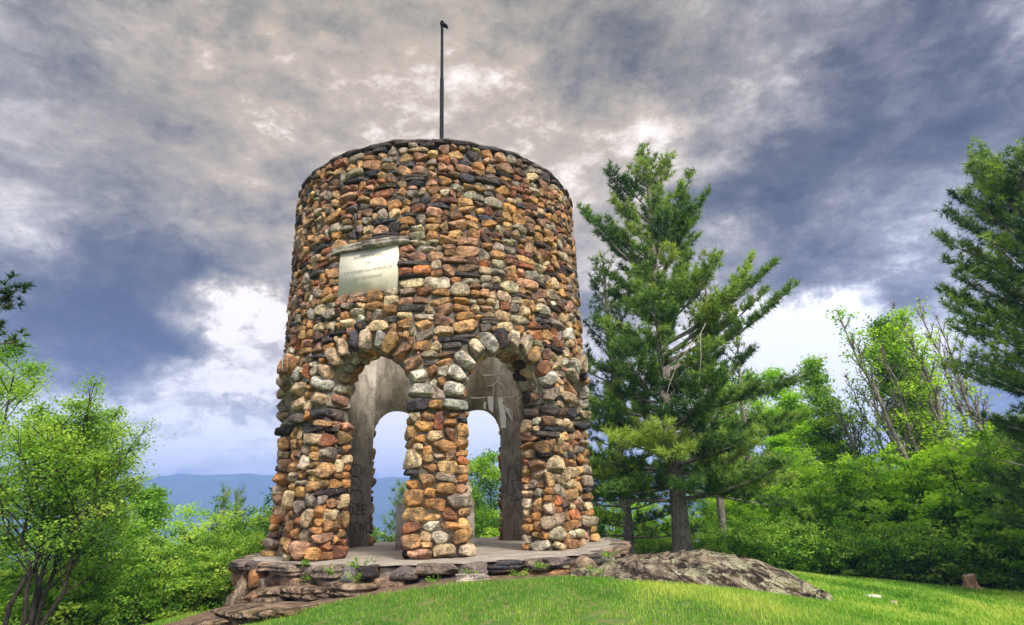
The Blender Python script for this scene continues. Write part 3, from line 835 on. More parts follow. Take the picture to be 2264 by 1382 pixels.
NP = 150; V = []; F = []
for i in range(NP):
    p, t, n = outl(cum[-1]*i/NP); q = p-n*.05+n*.02*math.sin(i*2.3); V.append((*q, -.004+.006*math.sin(i*1.7))); V.append((*(p-n*.12), -1.3))
V.append((0, 0, 0)); b = MB()
b.add(V, np.array([(2*i, 2*NP, 2*((i+1) % NP)) for i in range(NP)])[:, [0, 2, 1]]); b.build('floor_slab', M['floor'], platform)
b = MB(); b.add([(v[0]*.985, v[1]*.985, min(v[2], -.03)) for v in V[:-1]], np.array([(2*i, 2*((i+1) % NP), 2*((i+1) % NP)+1, 2*i+1) for i in range(NP)])); b.build('retaining_core', M['mortar'], platform)
top = Stones(); low = Stones(); s = 0
BROWNS = [(.23, .17, .13), (.30, .20, .14), (.20, .10, .07), (.16, .14, .13), (.13, .11, .10)]
while s < cum[-1]:
    hw = rs.uniform(.12, .38); p, t, n = outl(s+hw); q = rs.rand(); hh = rs.uniform(.055, .095); kind = 'slab'
    colr = SLATE[rs.randint(5)] if q < .3 else [(.15, .125, .115), (.24, .19, .15), (.19, .18, .20), (.28, .20, .14)][rs.randint(4)]
    if q > .8: kind = 'block'; hh = rs.uniform(.09, .13); hw = min(hw, .18)
    top.put(rs, (*(p-n*.06), -hh+.012), (*t, 0), (*n, 0), (hw+.01, rs.uniform(.17, .21), hh), kind, colr, 4, .02); s += 2*hw
s = 0
while s < cum[-1]:
    hw = rs.uniform(.14, .36); p, t, n = outl(s+hw); g = tz(*p)
    zt_ = -.14; depth = max(.16, zt_-g+.12); rows = 1 if depth < .34 else 2
    for k in range(rows):
        hh = depth/rows/2
        low.put(rs, (*(p-n*(.10-.03*k)), zt_-hh*(2*k+1)), (*t, 0), (*n, 0), (hw*1.0+.01, .17+.03*k, hh+.01), 'block' if rs.rand() < .75 else 'round', pick_col(rs, 3) if rs.rand() < .45 else BROWNS[rs.randint(5)], 4, .08)
    s += 2*hw
# tall standing stones at the left corner
for (x, y, sx, sy, hx, hz, lean, colr) in [(548, 1288, 10.75, 0, .13, .25, .12, (.34, .19, .10)), (572, 1283, 10.35, 0, .12, .17, -.25, (.36, .17, .07)), (598, 1295, 10.1, 0, .10, .12, .2, (.22, .16, .13)), (537, 1318, 10.6, 0, .12, .24, .1, (.32, .24, .17)), (556, 1262, 10.7, 0, .14, .09, .1, (.27, .22, .19)), (566, 1318, 10.1, 0, .12, .09, .1, (.30, .16, .09))]:
    c = at(x, y, sx); n = np.array([-.75, -.66, 0]); t = np.array([.66, -.75, 0])
    t2 = t*math.cos(lean)+np.array([0, 0, 1])*math.sin(lean); u2 = -t*math.sin(lean)+np.array([0, 0, 1])*math.cos(lean)
    low.put(rs, c, t2, n, (hx, .15, hz), 'block', colr, 4, .05, up=u2)
top.b.build('edging_stones', M['stone'], platform, True); low.b.build('boulder_course', M['stone'], platform, True)
# step
stp = Stones()
for (x, y, s_, hx, hy, hh, colr) in [(610, 1312, 9.35, .36, .36, .075, (.27, .21, .17)), (700, 1306, 8.95, .36, .40, .08, (.25, .19, .15)), (790, 1300, 8.45, .38, .38, .075, (.29, .22, .17)), (690, 1292, 9.3, .42, .28, .06, (.30, .23, .19))]:
    c = at(x, y, s_); t = np.array([.80, -.60, 0]); n = np.array([-.60, -.80, 0]); stp.put(rs, c, t, n, (hx, hy, hh), 'slab', colr, 4, .02)
stp.b.build('step_slab', M['step'], platform, True)
stb = Stones()
for (x, y, s_, hx, hh, colr) in [(590, 1332, 9.25, .22, .09, (.13, .10, .08)), (640, 1331, 9.1, .2, .09, (.16, .11, .08)), (690, 1330, 8.8, .2, .09, (.12, .09, .08)), (740, 1322, 8.6, .17, .08, (.17, .13, .10)), (790, 1315, 8.3, .18, .07, (.13, .10, .08))]:
    c = at(x, y, s_); stb.put(rs, c, (.8, -.6, 0), (-.6, -.8, 0), (hx, .25, hh), 'slab', colr, 4, .03)
stb.b.build('step_riser', M['stone'], platform, True)

# concrete pedestal and flagpole
b = MB(); b.box((-.03, .1, .39), (.74, .33, .39)); b.box((-.03, .1, .805), (.70, .29, .025))
tag(b.build('concrete_pedestal', M['concrete']), 'weathered grey concrete pedestal standing behind the front pillar inside the tower', 'pedestal')
fp = empty('flagpole', (.05, .1, .83)); tag(fp, 'tall black iron flagpole rising out of the stone tower', 'flagpole')
b = MB(); zz = [0, 8.4, 8.4, 10.2, 10.2, 11.9]; rr = [.062, .060, .052, .050, .040, .036]
b.tube([(0, 0, z_+.001*i) for i, z_ in enumerate(zz)], rr, 14); b.build('pole', M['pole'], fp, True)
b = MB(); b.box((0, 0, 11.93), (.045, .035, .05)); b.tube([(-.06, 0, 11.96), (.06, 0, 11.96)], .022, 8); b.build('truck', M['pole'], fp)
b = MB(); b.tube([(.04, -.015, 11.92), (.09, -.02, 11.88), (.13, -.02, 11.82)], [.05, .055, .03], 9); b.tube([(.10, -.02, 11.84), (.16, -.02, 11.76)], .008, 5); b.build('pulley', M['pole'], fp)
b = MB(); V, F = ICO[3]; b.add(V*np.array([.05, .05, .045])+np.array([0, 0, 12.01]), F); b.build('finial', M['pole'], fp, True)

# ------------------------------------------------------------------ outcrop and flat rocks


def outcrop():
    xs = [1262, 1330, 1385, 1432, 1500, 1552, 1610, 1671, 1740, 1803, 1832, 1850]
    yb = [1284, 1289, 1296, 1300, 1312, 1322, 1330, 1338, 1344, 1344, 1343, 1343]
    yt = [1262, 1238, 1230, 1226, 1222, 1220, 1232, 1240, 1266, 1303, 1324, 1337]
    sb = [7.9, 8.0, 8.1, 8.15, 8.3, 8.5, 8.75, 9.05, 9.5, 10.0, 10.25, 10.4]
    wd = [.5, 1.5, 1.9, 2.0, 2.1, 2.1, 2.0, 1.9, 1.6, .9, .5, .2]
    nu, nv = 260, 120; U = np.linspace(0, len(xs)-1, nu); G = np.zeros((nv, nu, 3))
    f = lambda a: np.interp(U, np.arange(len(xs)), a)
    X, YB, YT, SB, WD = f(xs), f(yb), f(yt), f(sb), f(wd)
    for i in range(nu):
        B = at(X[i], YB[i], SB[i]); T = at(X[i], YT[i], SB[i]+WD[i]); d = ray(X[i], 1250)[:2]
        B[2] -= .05; K = T.copy(); K[:2] += d*WD[i]*.9; K[2] = tz(K[0], K[1])-.15
        for j in range(nv):
            v = j/(nv-1)
            if v < .62:
                q = v/.62; p = B*(1-q)+T*q; p[2] = B[2]+(T[2]-B[2])*(1-(1-q)**2.1)
            else:
                q = (v-.62)/.38; p = T*(1-q)+K*q; p[2] = T[2]+(K[2]-T[2])*q**2.0
            G[j, i] = p
    P = G.reshape(-1, 3); w_ = np.sin(np.clip(np.linspace(0, 1, nv), 0, 1)*math.pi)[:, None]**.4*np.minimum(1, np.minimum(U+.15, len(xs)-1-U+.1)/1.2)[None]
    w_ = w_.reshape(-1)
    # strata: ledges dipping to the right
    q = P[:, 2]*3.1 + P[:, 0]*1.35 - P[:, 1]*.55 + .35*snoise(P, 3, 1.8, 6); fr = q*2.4 - np.floor(q*2.4)
    led = (fr**2.2)*.13 + .05*snoise(P, 8, 5, 8) + .07*snoise(P*np.array([1, 1, 1.5]), 9, 2.0, 6) + .018*snoise(P*np.array([1, 1.5, 4]), 19, 13, 8)
    nrm = np.array([-.1, -.9, .35]); P = P + nrm*(led*w_)[:, None]
    i = np.arange(nv-1)[:, None]*nu; k = np.arange(nu-1)[None]
    F = np.stack([i+k, i+k+1, i+nu+k+1, i+nu+k], -1).reshape(-1, 4)
    c = np.array([4.2, -3.6, -.7]); o = mesh_obj('rock_outcrop', P-c, F, M['rock'], smooth=True); o.location = c
    tag(o, 'long sloping lichen covered grey rock outcrop on the lawn right of the tower', 'rock')


outcrop()


def flat_rock(name, px, py, s_, hx, hy, hz, rz, label, mat, seed, colr=(.3, .25, .2), sink=.4):
    r = np.random.RandomState(seed); c = at(px, py, s_); z = tz(c[0], c[1]); V = stone_proto(seed, 'slab', 4)*np.array([hx, hy, hz])
    b = MB(); b.add(V, ICO[4][1], (*colr, r.rand())); o = b.build(name, mat, None, True); o.location = (c[0], c[1], z+hz*(1-2*sink)); o.rotation_euler = (0, 0, rz)
    tag(o, label, 'rock'); return o


flat_rock('bedrock', 560, 1374, 8.35, .85, .45, .10, -.5, 'flat worn ledge of bedrock in bare soil at the lower left below the step', M['step'], 31, sink=.36)
flat_rock('flat_rock', 470, 1384, 8.3, .40, .3, .07, -.2, 'small low slab of rock at the bottom edge beside the worn bedrock', M['step'], 33, sink=.3)
flat_rock('embedded_stone', 1040, 1296, 7.75, .24, .14, .05, .1, 'pale flat stone set in the soil below the front pillar', M['stone'], 35, (.5, .42, .36), .3)
flat_rock('white_stone', 1926, 1350, 14.2, .25, .16, .03, .1, 'flat whitish stone lying in the lawn past the rock outcrop', M['pale'], 37, sink=.25)
flat_rock('small_stone', 1986, 1375, 13.4, .07, .06, .05, .3, 'tiny tan stone on the lawn nearest the bottom edge', M['stone'], 38, (.5, .38, .27), .2)

# ------------------------------------------------------------------ tree stump
sp_ = at(2148, 1298, 22.3); stump = empty('tree_stump', (sp_[0], sp_[1], tz(sp_[0], sp_[1]))); stump.scale = (.74, .74, .82); tag(stump, 'cut tree stump with flared roots on the far lawn before the thicket', 'stump')
b = MB(); N = 40; rows = [(0., .50), (.05, .40), (.12, .30), (.22, .245), (.36, .225), (.46, .22), (.50, .205)]; V = []
for z_, r_ in rows:
    for i in range(N):
        a = 2*math.pi*i/N; lobe = 1+(.38*math.exp(-z_*9))*math.cos(5*a+.4)+.05*math.cos(9*a); V.append((r_*lobe*math.cos(a), r_*lobe*math.sin(a), z_-.02+.03*math.cos(a)*(z_ > .4)))
b.add(V, np.array([(j*N+i, j*N+(i+1) % N, (j+1)*N+(i+1) % N, (j+1)*N+i) for j in range(len(rows)-1) for i in range(N)])); b.build('trunk', M['stump'], stump, True)
b = MB(); b.add(V[-N:]+[(0, 0, .485)], np.array([(i, (i+1) % N, N) for i in range(N)])); b.build('cut_face', M['deadwood'], stump)

# ------------------------------------------------------------------ trees and shrubs


def unit(v): return v/(np.linalg.norm(v, axis=-1, keepdims=True)+1e-9)


def leaves(C, size, r, var, aspect=.55, upbias=.6):
    """folded rhombic leaves at centres C"""
    n = len(C); ax = unit(r.normal(size=(n, 3))*np.array([1, 1, .6])); nz = unit(r.normal(size=(n, 3))+np.array([0, 0, upbias*2])); sd = unit(np.cross(ax, nz)); nz = np.cross(sd, ax)
    L = size*(.6+.8*r.rand(n))[:, None]
    V = np.stack([C-ax*L*.5, C+sd*L*aspect*.5+nz*L*.08, C+ax*L*.55, C-sd*L*aspect*.5+nz*L*.08], 1).reshape(-1, 3)
    F = np.arange(4*n).reshape(-1, 4); c = np.repeat(np.clip(var, 0, 1), 4); return V, F, np.stack([c, c, c, np.ones_like(c)], 1)


def needles(C, Dr, size, r, var, k=13, wd=.010):
    """tufts of needles at C pointing round Dr"""
    n = len(C); C = np.repeat(C, k, 0); Dr = np.repeat(Dr, k, 0); v = np.repeat(var, k)
    d = unit(Dr*.75+r.normal(size=C.shape)*.62); L = size*(.7+.6*r.rand(len(C)))[:, None]; sd = unit(np.cross(d, r.normal(size=C.shape)))*wd
    V = np.stack([C-sd, C+sd, C+d*L], 1).reshape(-1, 3); F = np.arange(len(V)).reshape(-1, 3)
    c = np.repeat(np.clip(v+.12*r.normal(size=len(v)), 0, 1), 3); return V, F, np.stack([c, c, c, np.ones_like(c)], 1)


def curve(p, d, L, r, n=5, up=0., wig=.12):
    """polyline from p along d, bending up"""
    P = [np.array(p, float)]; d = np.array(d, float); d /= np.linalg.norm(d)
    for i in range(n):
        d = d+np.array([0, 0, up/n])+r.normal(size=3)*wig/n*1.5; d /= np.linalg.norm(d); P.append(P[-1]+d*L/n)
    return np.array(P)


def ppt(P, t):
    i = min(int(t*(len(P)-1)), len(P)-2); f = t*(len(P)-1)-i; return P[i]*(1-f)+P[i+1]*f, unit(P[i+1]-P[i])


def pine(name, loc, H, prof, label, seed, tr=.28, clear=.17, lean=(0, 0), mat='needle', tuft=.17, dens=1., custom=(), group=None, z_dead=None, side=None, k=13, lead=(), vary=(.42, .72), step=.034):
    r = np.random.RandomState(seed); root = empty(name, loc); tag(root, label, 'pine tree', group)
    wood = MB(); TC = []; TD = []; TVv = []
    top = np.array([lean[0], lean[1], H])
    n = 14; tp = np.array([np.array([lean[0]*(i/n)**1.3+.05*math.sin(i*1.1), lean[1]*(i/n)**1.3+.05*math.cos(i*.9), H*i/n]) for i in range(n+1)])
    tp[0, 2] = -.5
    rad = tr*(1-np.linspace(0, 1, n+1))**.8+.02; rad[0] *= 1.25; wood.tube(tp, rad, 12)
    br = []
    z = H*clear
    while z < H*.985:
        f = z/H; m = r.randint(3, 6) if f < .93 else 2; a0 = r.rand()*6.28
        for q in range(m):
            a = a0+q*6.283/m+r.normal()*.25; L = np.interp(f, prof[0], prof[1])*(vary[0]+vary[1]*r.rand())
            if side is not None: L *= 1+side[1]*math.cos(a-side[0])
            if L > .12: br.append((z+r.normal()*.08, a, L, np.interp(f, [0, .4, .75, 1], [-.03, .2, .6, 1.3]), np.interp(f, [0, .5, 1], [.2, .45, .8])))
        z += H*step*(1+.5*r.rand())
    br += [(zz_, aa_, LL, up0, up1) for (zz_, aa_, LL, up0, up1) in custom]
    for (z, a, L, up0, up1) in br:
        p0, _ = ppt(tp, min(z/H, .99)); d = np.array([math.cos(a), math.sin(a), up0]); P = curve(p0, d, L, r, 6, up1)
        wood.tube(P, np.linspace(.018+.012*L, .006, len(P)), 5)
        bv = .5+.22*r.normal(); ns = max(3, int(L*8*dens)); gap = r.rand()
        for q in range(ns):
            t = .30+.70*(q+r.rand())/ns; pt, dd = ppt(P, min(t, .999)); sgn = 1 if q % 2 else -1
            sidev = unit(np.cross(dd, [0, 0, 1.]))*sgn; sl = min(L, 3.)*.40*(1.05-t)**.7*(.35+.9*r.rand())+.12
            if r.rand() < .22+.25*(abs(t-gap) < .12): continue
            tw = curve(pt, dd*.75+sidev*.9+np.array([0, 0, .12]), sl, r, 3, .5, .2)
            if sl > .3: wood.tube(tw, np.linspace(.009, .003, 4), 3)
            nt = max(2, int(sl*13*dens))
            for e in range(nt):
                tt = .15+.85*(e+r.rand())/nt; c, cd = ppt(tw, min(tt, .999)); c = c+r.normal(size=3)*.04; TC.append(c); TD.append(unit(cd+np.array([0, 0, .45])+r.normal(size=3)*.3)); TVv.append(bv+.13*r.normal()+.22*(tt-.55)+.14*(t-.65))
    for (z, a, L, ln) in lead:                          # secondary leaders
        p0, _ = ppt(tp, z/H); P = curve(p0, (math.cos(a)*.55, math.sin(a)*.55, 1.), L, r, 8, .7, .1); wood.tube(P, np.linspace(.07, .012, 9), 6)
        for q in range(int(L*9)):
            t = .2+.8*r.rand(); pt, dd = ppt(P, min(t, .999)); a2 = r.rand()*6.28; sl = ln*(1.1-t)*(.6+.6*r.rand())
            tw = curve(pt, (math.cos(a2), math.sin(a2), .9), sl, r, 4, .8, .2); wood.tube(tw, np.linspace(.014, .004, 5), 3)
            for e in range(max(3, int(sl*22))):
                c, cd = ppt(tw, min(.1+.9*r.rand(), .999)); TC.append(c+r.normal(size=3)*.06); TD.append(unit(cd+np.array([0, 0, .5]))); TVv.append(.45+.2*r.normal())
    V, F, C = needles(np.array(TC), np.array(TD), tuft, r, np.array(TVv), k, .0085 if tuft < .2 else .012)
    mesh_obj('crown', V, F, M[mat], root, C); wood.build('trunk', M['bark_pine'], root, True)
    return root


def broadleaf(name, loc, H, spread, label, seed, nstem=1, mat='leaf_bright', leaf=.10, nleaf=14000, tr=.09, lean=(0, 0), crown0=.3, bark='bark_dark', cat='tree', group=None, limbs=16, clump=.22, bare=0., fan=.25, tws=1., rise=(.5, 1.1)):
    r = np.random.RandomState(seed); root = empty(name, loc); tag(root, label, cat, group); wood = MB(); tips = []; tv = []
    for sI in range(nstem):
        a = 6.283*sI/nstem+r.rand(); d = np.array([math.cos(a)*fan*(nstem > 1)+lean[0]/H, math.sin(a)*fan*(nstem > 1)+lean[1]/H, 1.]); Hs = H*(1 if sI == 0 else r.uniform(.72, .98))
        tt_ = np.linspace(0, 1, 10); P = np.array([math.cos(a)*.1*(nstem > 1), math.sin(a)*.1*(nstem > 1), -.4])+tt_[:, None]*np.array([lean[0]+math.cos(a)*fan*H*(nstem > 1)*(sI > 0), lean[1]+math.sin(a)*fan*H*(nstem > 1)*(sI > 0), Hs*.99+.4])
        P[1:-1] += r.normal(size=(8, 3))*np.array([1, 1, 0])*.012*H*np.sin(tt_[1:-1]*math.pi)[:, None]; P[:, :2] += (np.sin(tt_*math.pi)*.018*H*r.normal())[:, None]*np.array([[math.cos(a*3), math.sin(a*3)]]); rd = tr*(.7 if nstem > 1 else 1)
        wood.tube(P, rd*(1-np.linspace(0, .93, 10))**.9, 7)
        for q in range(limbs):
            t = crown0+(.98-crown0)*(q+r.rand())/limbs; pt, dd = ppt(P, t); a2 = q*2.4+r.rand(); prof = math.sin(math.pi*min(1, max(0, (t-crown0)/(1-crown0)*.80+.22)))**.7
            L = spread*prof*r.uniform(.6, 1.1)*(1 if nstem == 1 else .8); Q = curve(pt, (math.cos(a2), math.sin(a2), r.uniform(*rise)), L, r, 5, .35, .25); wood.tube(Q, np.linspace(rd*.38*(1-t*.5), .006*tws, 6)*max(1, tws*.6), 4)
            lv = .5+.28*r.normal()
            for e in range(7):
                t2 = .3+.7*(e+r.rand())/7; p2, d2 = ppt(Q, min(t2, .999)); L2 = L*.42*(1.15-t2)*r.uniform(.6, 1.3)+.12; W = curve(p2, d2+r.normal(size=3)*.75+np.array([0, 0, .25]), L2, r, 3, .3, .3); wood.tube(W, np.linspace(.009, .004, 4)*tws, 3)
                if r.rand() < bare: continue
                for g in range(4): tips.append(ppt(W, min(.25+.75*(g+r.rand())/4, .999))[0]); tv.append(lv+.10*r.normal())
            if r.rand() > bare: tips.append(Q[-1]); tv.append(lv)
    tips = np.array(tips); tv = np.array(tv); idx = r.randint(len(tips), size=nleaf)
    C = tips[idx]+r.normal(size=(nleaf, 3))*clump*np.array([1, 1, .55]); V, F, cc = leaves(C, leaf, r, tv[idx]+.12*r.normal(size=nleaf))
    mesh_obj('crown', V, F, M[mat], root, cc); wood.build('trunk', M[bark], root, True)
    return root


def shrub(name, loc, H, W, label, seed, mat='leaf_mid', leaf=.10, nleaf=9000, group=None, cat='shrub', bark='bark_dark', clump=.11, stems=9):
    """many stems fanning from the ground, leaf sprays in layers"""
    r = np.random.RandomState(seed); root = empty(name, loc); tag(root, label, cat, group); wood = MB(); tips = []; tv = []
    for q in range(stems):
        a = q*2.4+r.rand(); sp2 = math.sqrt((q+.5)/stems); d = (math.cos(a)*W*.75*sp2/H, math.sin(a)*W*.75*sp2/H, 1.); L = H*math.sqrt(max(.25, 1-.55*sp2**2))*r.uniform(.8, 1.08)
        P = curve((math.cos(a)*.25*W*sp2, math.sin(a)*.25*W*sp2, -.3), d, L, r, 7, -.12, .3); wood.tube(P, np.linspace(.030, .006, 8), 5)
        for e in range(13):
            t = .12+.88*(e+r.rand())/13; pt, dd = ppt(P, min(t, .999)); a2 = r.rand()*6.28; L2 = W*r.uniform(.18, .48); Q = curve(pt, (math.cos(a2), math.sin(a2), r.uniform(.1, .7)), L2, r, 4, .1, .3); wood.tube(Q, np.linspace(.010, .003, 5), 3)
            lv = .48+.32*r.normal()
            for g in range(5): tips.append(ppt(Q, min(.2+.8*(g+r.rand())/5, .999))[0]); tv.append(lv+.08*r.normal())
    tips = np.array(tips); tv = np.array(tv); idx = r.randint(len(tips), size=nleaf)
    C = tips[idx]+r.normal(size=(nleaf, 3))*clump*np.array([1, 1, .45]); C = C[C[:, 2] > -.2]; V, F, cc = leaves(C, leaf, r, tv[idx][:len(C)]+.1*r.normal(size=len(C)))
    mesh_obj('crown', V, F, M[mat], root, cc); wood.build('trunk', M[bark], root, True)
    return root


def base(px, s_, dz_=0.):
    """ground point under picture column px at horizontal distance s_"""
    p = at(px, 1150, s_); return (p[0], p[1], tz(p[0], p[1])+dz_)


def relocate(proto, used, loc, scale, rz, label=None):
    o = proto if not used else copy_tree(proto)
    o.location = loc; o.rotation_euler = (0, 0, rz); o.scale = scale if isinstance(scale, tuple) else (scale,)*3
    if label: o['label'] = label
    return o


# right-hand direction in the picture, for branch azimuths
AR = -YAW


def span(pxb, s_, pxt, pyt):
    """base on the ground, height and lean of a tree whose top shows at pxt, pyt"""
    b_ = base(pxb, s_); t_ = at(pxt, pyt, s_); return b_, t_[2]-b_[2], (t_[0]-b_[0], t_[1]-b_[1])


# the big white pine beside the rock
pl, Hp, lp = span(1500, 19., 1425, 340)
big = pine('pine_tree', pl, Hp, ([.0, .12, .2, .35, .45, .55, .62, .7, .8, .9, 1], [3.6, 4.0, 4.1, 3.8, 3.3, 2.5, 2.0, 2.3, 2.2, 1.4, .5]), 'tall white pine with bare lower trunk rising behind the rock outcrop', 21, .25, .125, lp,
     custom=[(5.6, AR+.05, 5.4, .30, .5), (5.9, AR+.22, 5.0, .32, .5), (6.1, AR-.35, 4.4, .45, .6), (6.5, AR+.1, 5.2, .36, .5), (4.3, AR+.05, 4.6, .05, .2), (3.6, AR+.1, 4.2, .0, .15), (3.3, AR-.15, 3.6, .0, .15), (7.4, AR+.2, 3.4, .6, .5), (2.6, AR+2.9, 3.4, -.10, .2), (2.4, AR+3.5, 3.0, -.12, .2), (9.2, AR+3.0, 3.3, .8, .5), (8.6, AR+3.3, 3.2, .8, .5), (9.6, AR-.1, 3.0, .8, .4),
             (2.1, AR-.9, 3.2, -.15, .1), (2.2, AR-1.7, 3.0, -.12, .1), (2.0, AR+.1, 3.4, -.15, .1), (2.1, AR+2.9, 3.4, -.15, .1), (2.2, AR-2.4, 3.3, -.15, .1), (2.7, AR-1.2, 3.2, -.05, .2), (2.9, AR-1.8, 3.2, -.05, .2), (3.1, AR-2.3, 3.4, -.05, .2), (2.5, AR-.7, 3.0, -.1, .2), (3.8, AR-1.6, 3.2, .0, .2), (3.4, AR-2.8, 3.6, .0, .2)],
     lead=[(8.3, AR-.1, 5.0, 1.1), (6.2, AR+.15, 4.6, 1.0)], dens=1.2, tuft=.20, step=.029, vary=(.46, .66))
# dead limbs hanging in its crown
dl = MB()
for (pts) in [[(1560, 715), (1548, 740), (1520, 765), (1470, 820), (1490, 860)], [(1548, 740), (1550, 790), (1545, 850)], [(1535, 755), (1500, 800), (1480, 850), (1465, 905)]]:
    dl.tube([at(x, y, 15.8)-np.array(pl) for x, y in pts], np.linspace(.017, .007, len(pts)), 5)
dl.build('dead_limb', M['deadwood'], big)

# big dark pine at the right edge
b_, h_, l_ = span(2560, 21., 2235, 385)
pine('pine_tree', b_, h_, ([.0, .1, .25, .45, .6, .8, .92, 1], [2.4, 2.9, 3.3, 3.5, 3.3, 2.7, 2.0, .8]), 'large dark pine cut by the right edge of the photo', 44, .34, .10, l_, 'needle', dens=1.0, tuft=.2, vary=(.78, .3), step=.024)
# pines behind the tower on its right
b_, h_, l_ = span(1385, 22.5, 1330, 560)
pine('pine_tree', b_, h_, ([0, .2, .5, .8, 1], [2.6, 2.8, 2.4, 1.5, .4]), 'smaller pine close against the right side of the tower', 51, .17, .04, l_, dens=.9, tuft=.22)
b_, h_, l_ = span(1590, 24., 1555, 560)
pine('pine_tree', b_, h_, ([0, .2, .5, .8, 1], [1.0, 1.4, 1.6, 1.1, .3]), 'slim pine showing its pale stem just right of the tall white pine', 52, .13, .3, l_, dens=.8, tuft=.22)
b_, h_, l_ = span(1665, 26., 1625, 720)
pine('pine_tree', b_, h_, ([0, .2, .5, .8, 1], [.8, 1.2, 1.3, .8, .2]), 'young thin topped pine beyond the reaching limb of the white pine', 53, .12, .12, l_, dens=.6, tuft=.22)
b_, h_, l_ = span(1920, 31., 1880, 915)
pine('pine_tree', b_, h_, ([0, .2, .5, .8, 1], [2.6, 2.8, 2.2, 1.4, .3]), 'low brownish green pine among the pale leaning trunks', 54, .14, .1, l_, dens=.6, tuft=.24, k=11)
b_, h_, l_ = span(2290, 26., 2220, 960)
pine('pine_tree', b_, h_, ([0, .2, .5, .8, 1], [3.0, 3.2, 2.6, 1.6, .4]), 'low spreading pine below the big dark pine at the right edge', 55, .16, .1, l_, dens=.8, tuft=.24)
# pine just outside the left edge, one bough reaching in
b_ = base(-150, 9.)
pine('pine_tree', b_, 7.2, ([0, .3, .5, .7, 1], [.8, .8, .8, .7, .2]), 'dark pine bough tip reaching in at the upper left edge', 56, .13, .5, (-1.2, -.5), 'needle_dark', dens=1.7,
     custom=[(at(0, 700, 9.)[2]-b_[2]-.35, AR, 1.12, .35, .3), (at(0, 700, 9.)[2]-b_[2]-.55, AR+.2, .95, .1, .2), (at(0, 700, 9.)[2]-b_[2]-.15, AR-.2, .9, .3, .3)], tuft=.085, k=16)
# pines seen through and left of the arches
b_, h_, l_ = span(885, 33., 875, 1068)
far_pine = pine('pine_tree', b_, h_, ([0, .2, .5, .8, 1], [2.2, 2.3, 1.7, .9, .2]), 'rounded light pine seen through the left rear arch', 57, .14, .08, (0, 0), dens=.5, tuft=.3, k=10)
for px, s_, py, lab in ((490, 42., 1082, 'pair of dark pine tops before the blue ridge, the left one'), (524, 43., 1086, 'pair of dark pine tops before the blue ridge, the right one')):
    b2, h2, l2 = span(px, s_, px, py); relocate(far_pine, True, b2, (.8, .8, h2/h_), px, lab)

# left hand trees
b_, h_, l_ = span(95, 13.2, 190, 885)
broadleaf('leafy_tree', b_, h_, 2.0, 'multi stemmed light green tree in front at the far left', 61, 6, 'leaf_bright', .052, 31000, .075, l_, .42, limbs=13, clump=.12, fan=.085)
b_, h_, l_ = span(255, 15.6, 225, 905)
broadleaf('leafy_tree', b_, h_, 1.5, 'bright green tree whose rounded crown tops out left of the sky gap', 62, 3, 'leaf_bright', .06, 16000, .075, l_, .36, limbs=14, clump=.12, fan=.12)
b_, h_, l_ = span(-20, 17.5, 35, 755)
broadleaf('leafy_tree', b_, h_, 2.1, 'taller sparse tree rising at the left edge behind the front tree', 63, 3, 'leaf_mid', .065, 24000, .10, l_, .36, limbs=16, clump=.14, bare=.1, fan=.13)
b_, h_, l_ = span(318, 24., 325, 1085)
broadleaf('leafy_tree', b_, h_, 1.35, 'small deep green tree with round crown before the ridge', 64, 1, 'leaf_mid', .12, 9000, .09, (0, 0), .28, limbs=14, clump=.22)
b_, h_, l_ = span(398, 30., 400, 1105)
broadleaf('leafy_tree', b_, h_, 1.2, 'thin reddish stemmed sapling between small deep green tree and the bushes', 65, 2, 'leaf_yellow', .12, 3600, .06, (.2, 0), .3, bark='stump', limbs=12, clump=.25)
# seen through the right rear arch
b_, h_, l_ = span(1085, 22.5, 1075, 1000)
broadleaf('leafy_tree', b_, h_, 1.5, 'bright young tree filling the right rear arch', 66, 3, 'leaf_bright', .10, 12000, .07, l_, .2, limbs=14, clump=.18)
b_, h_, l_ = span(1010, 26., 1010, 1090)
broadleaf('leafy_tree', b_, h_, 1.6, 'low leafy tree at the left of the right rear arch', 67, 2, 'leaf_bright', .11, 9000, .07, (0, 0), .2, limbs=13, clump=.2)

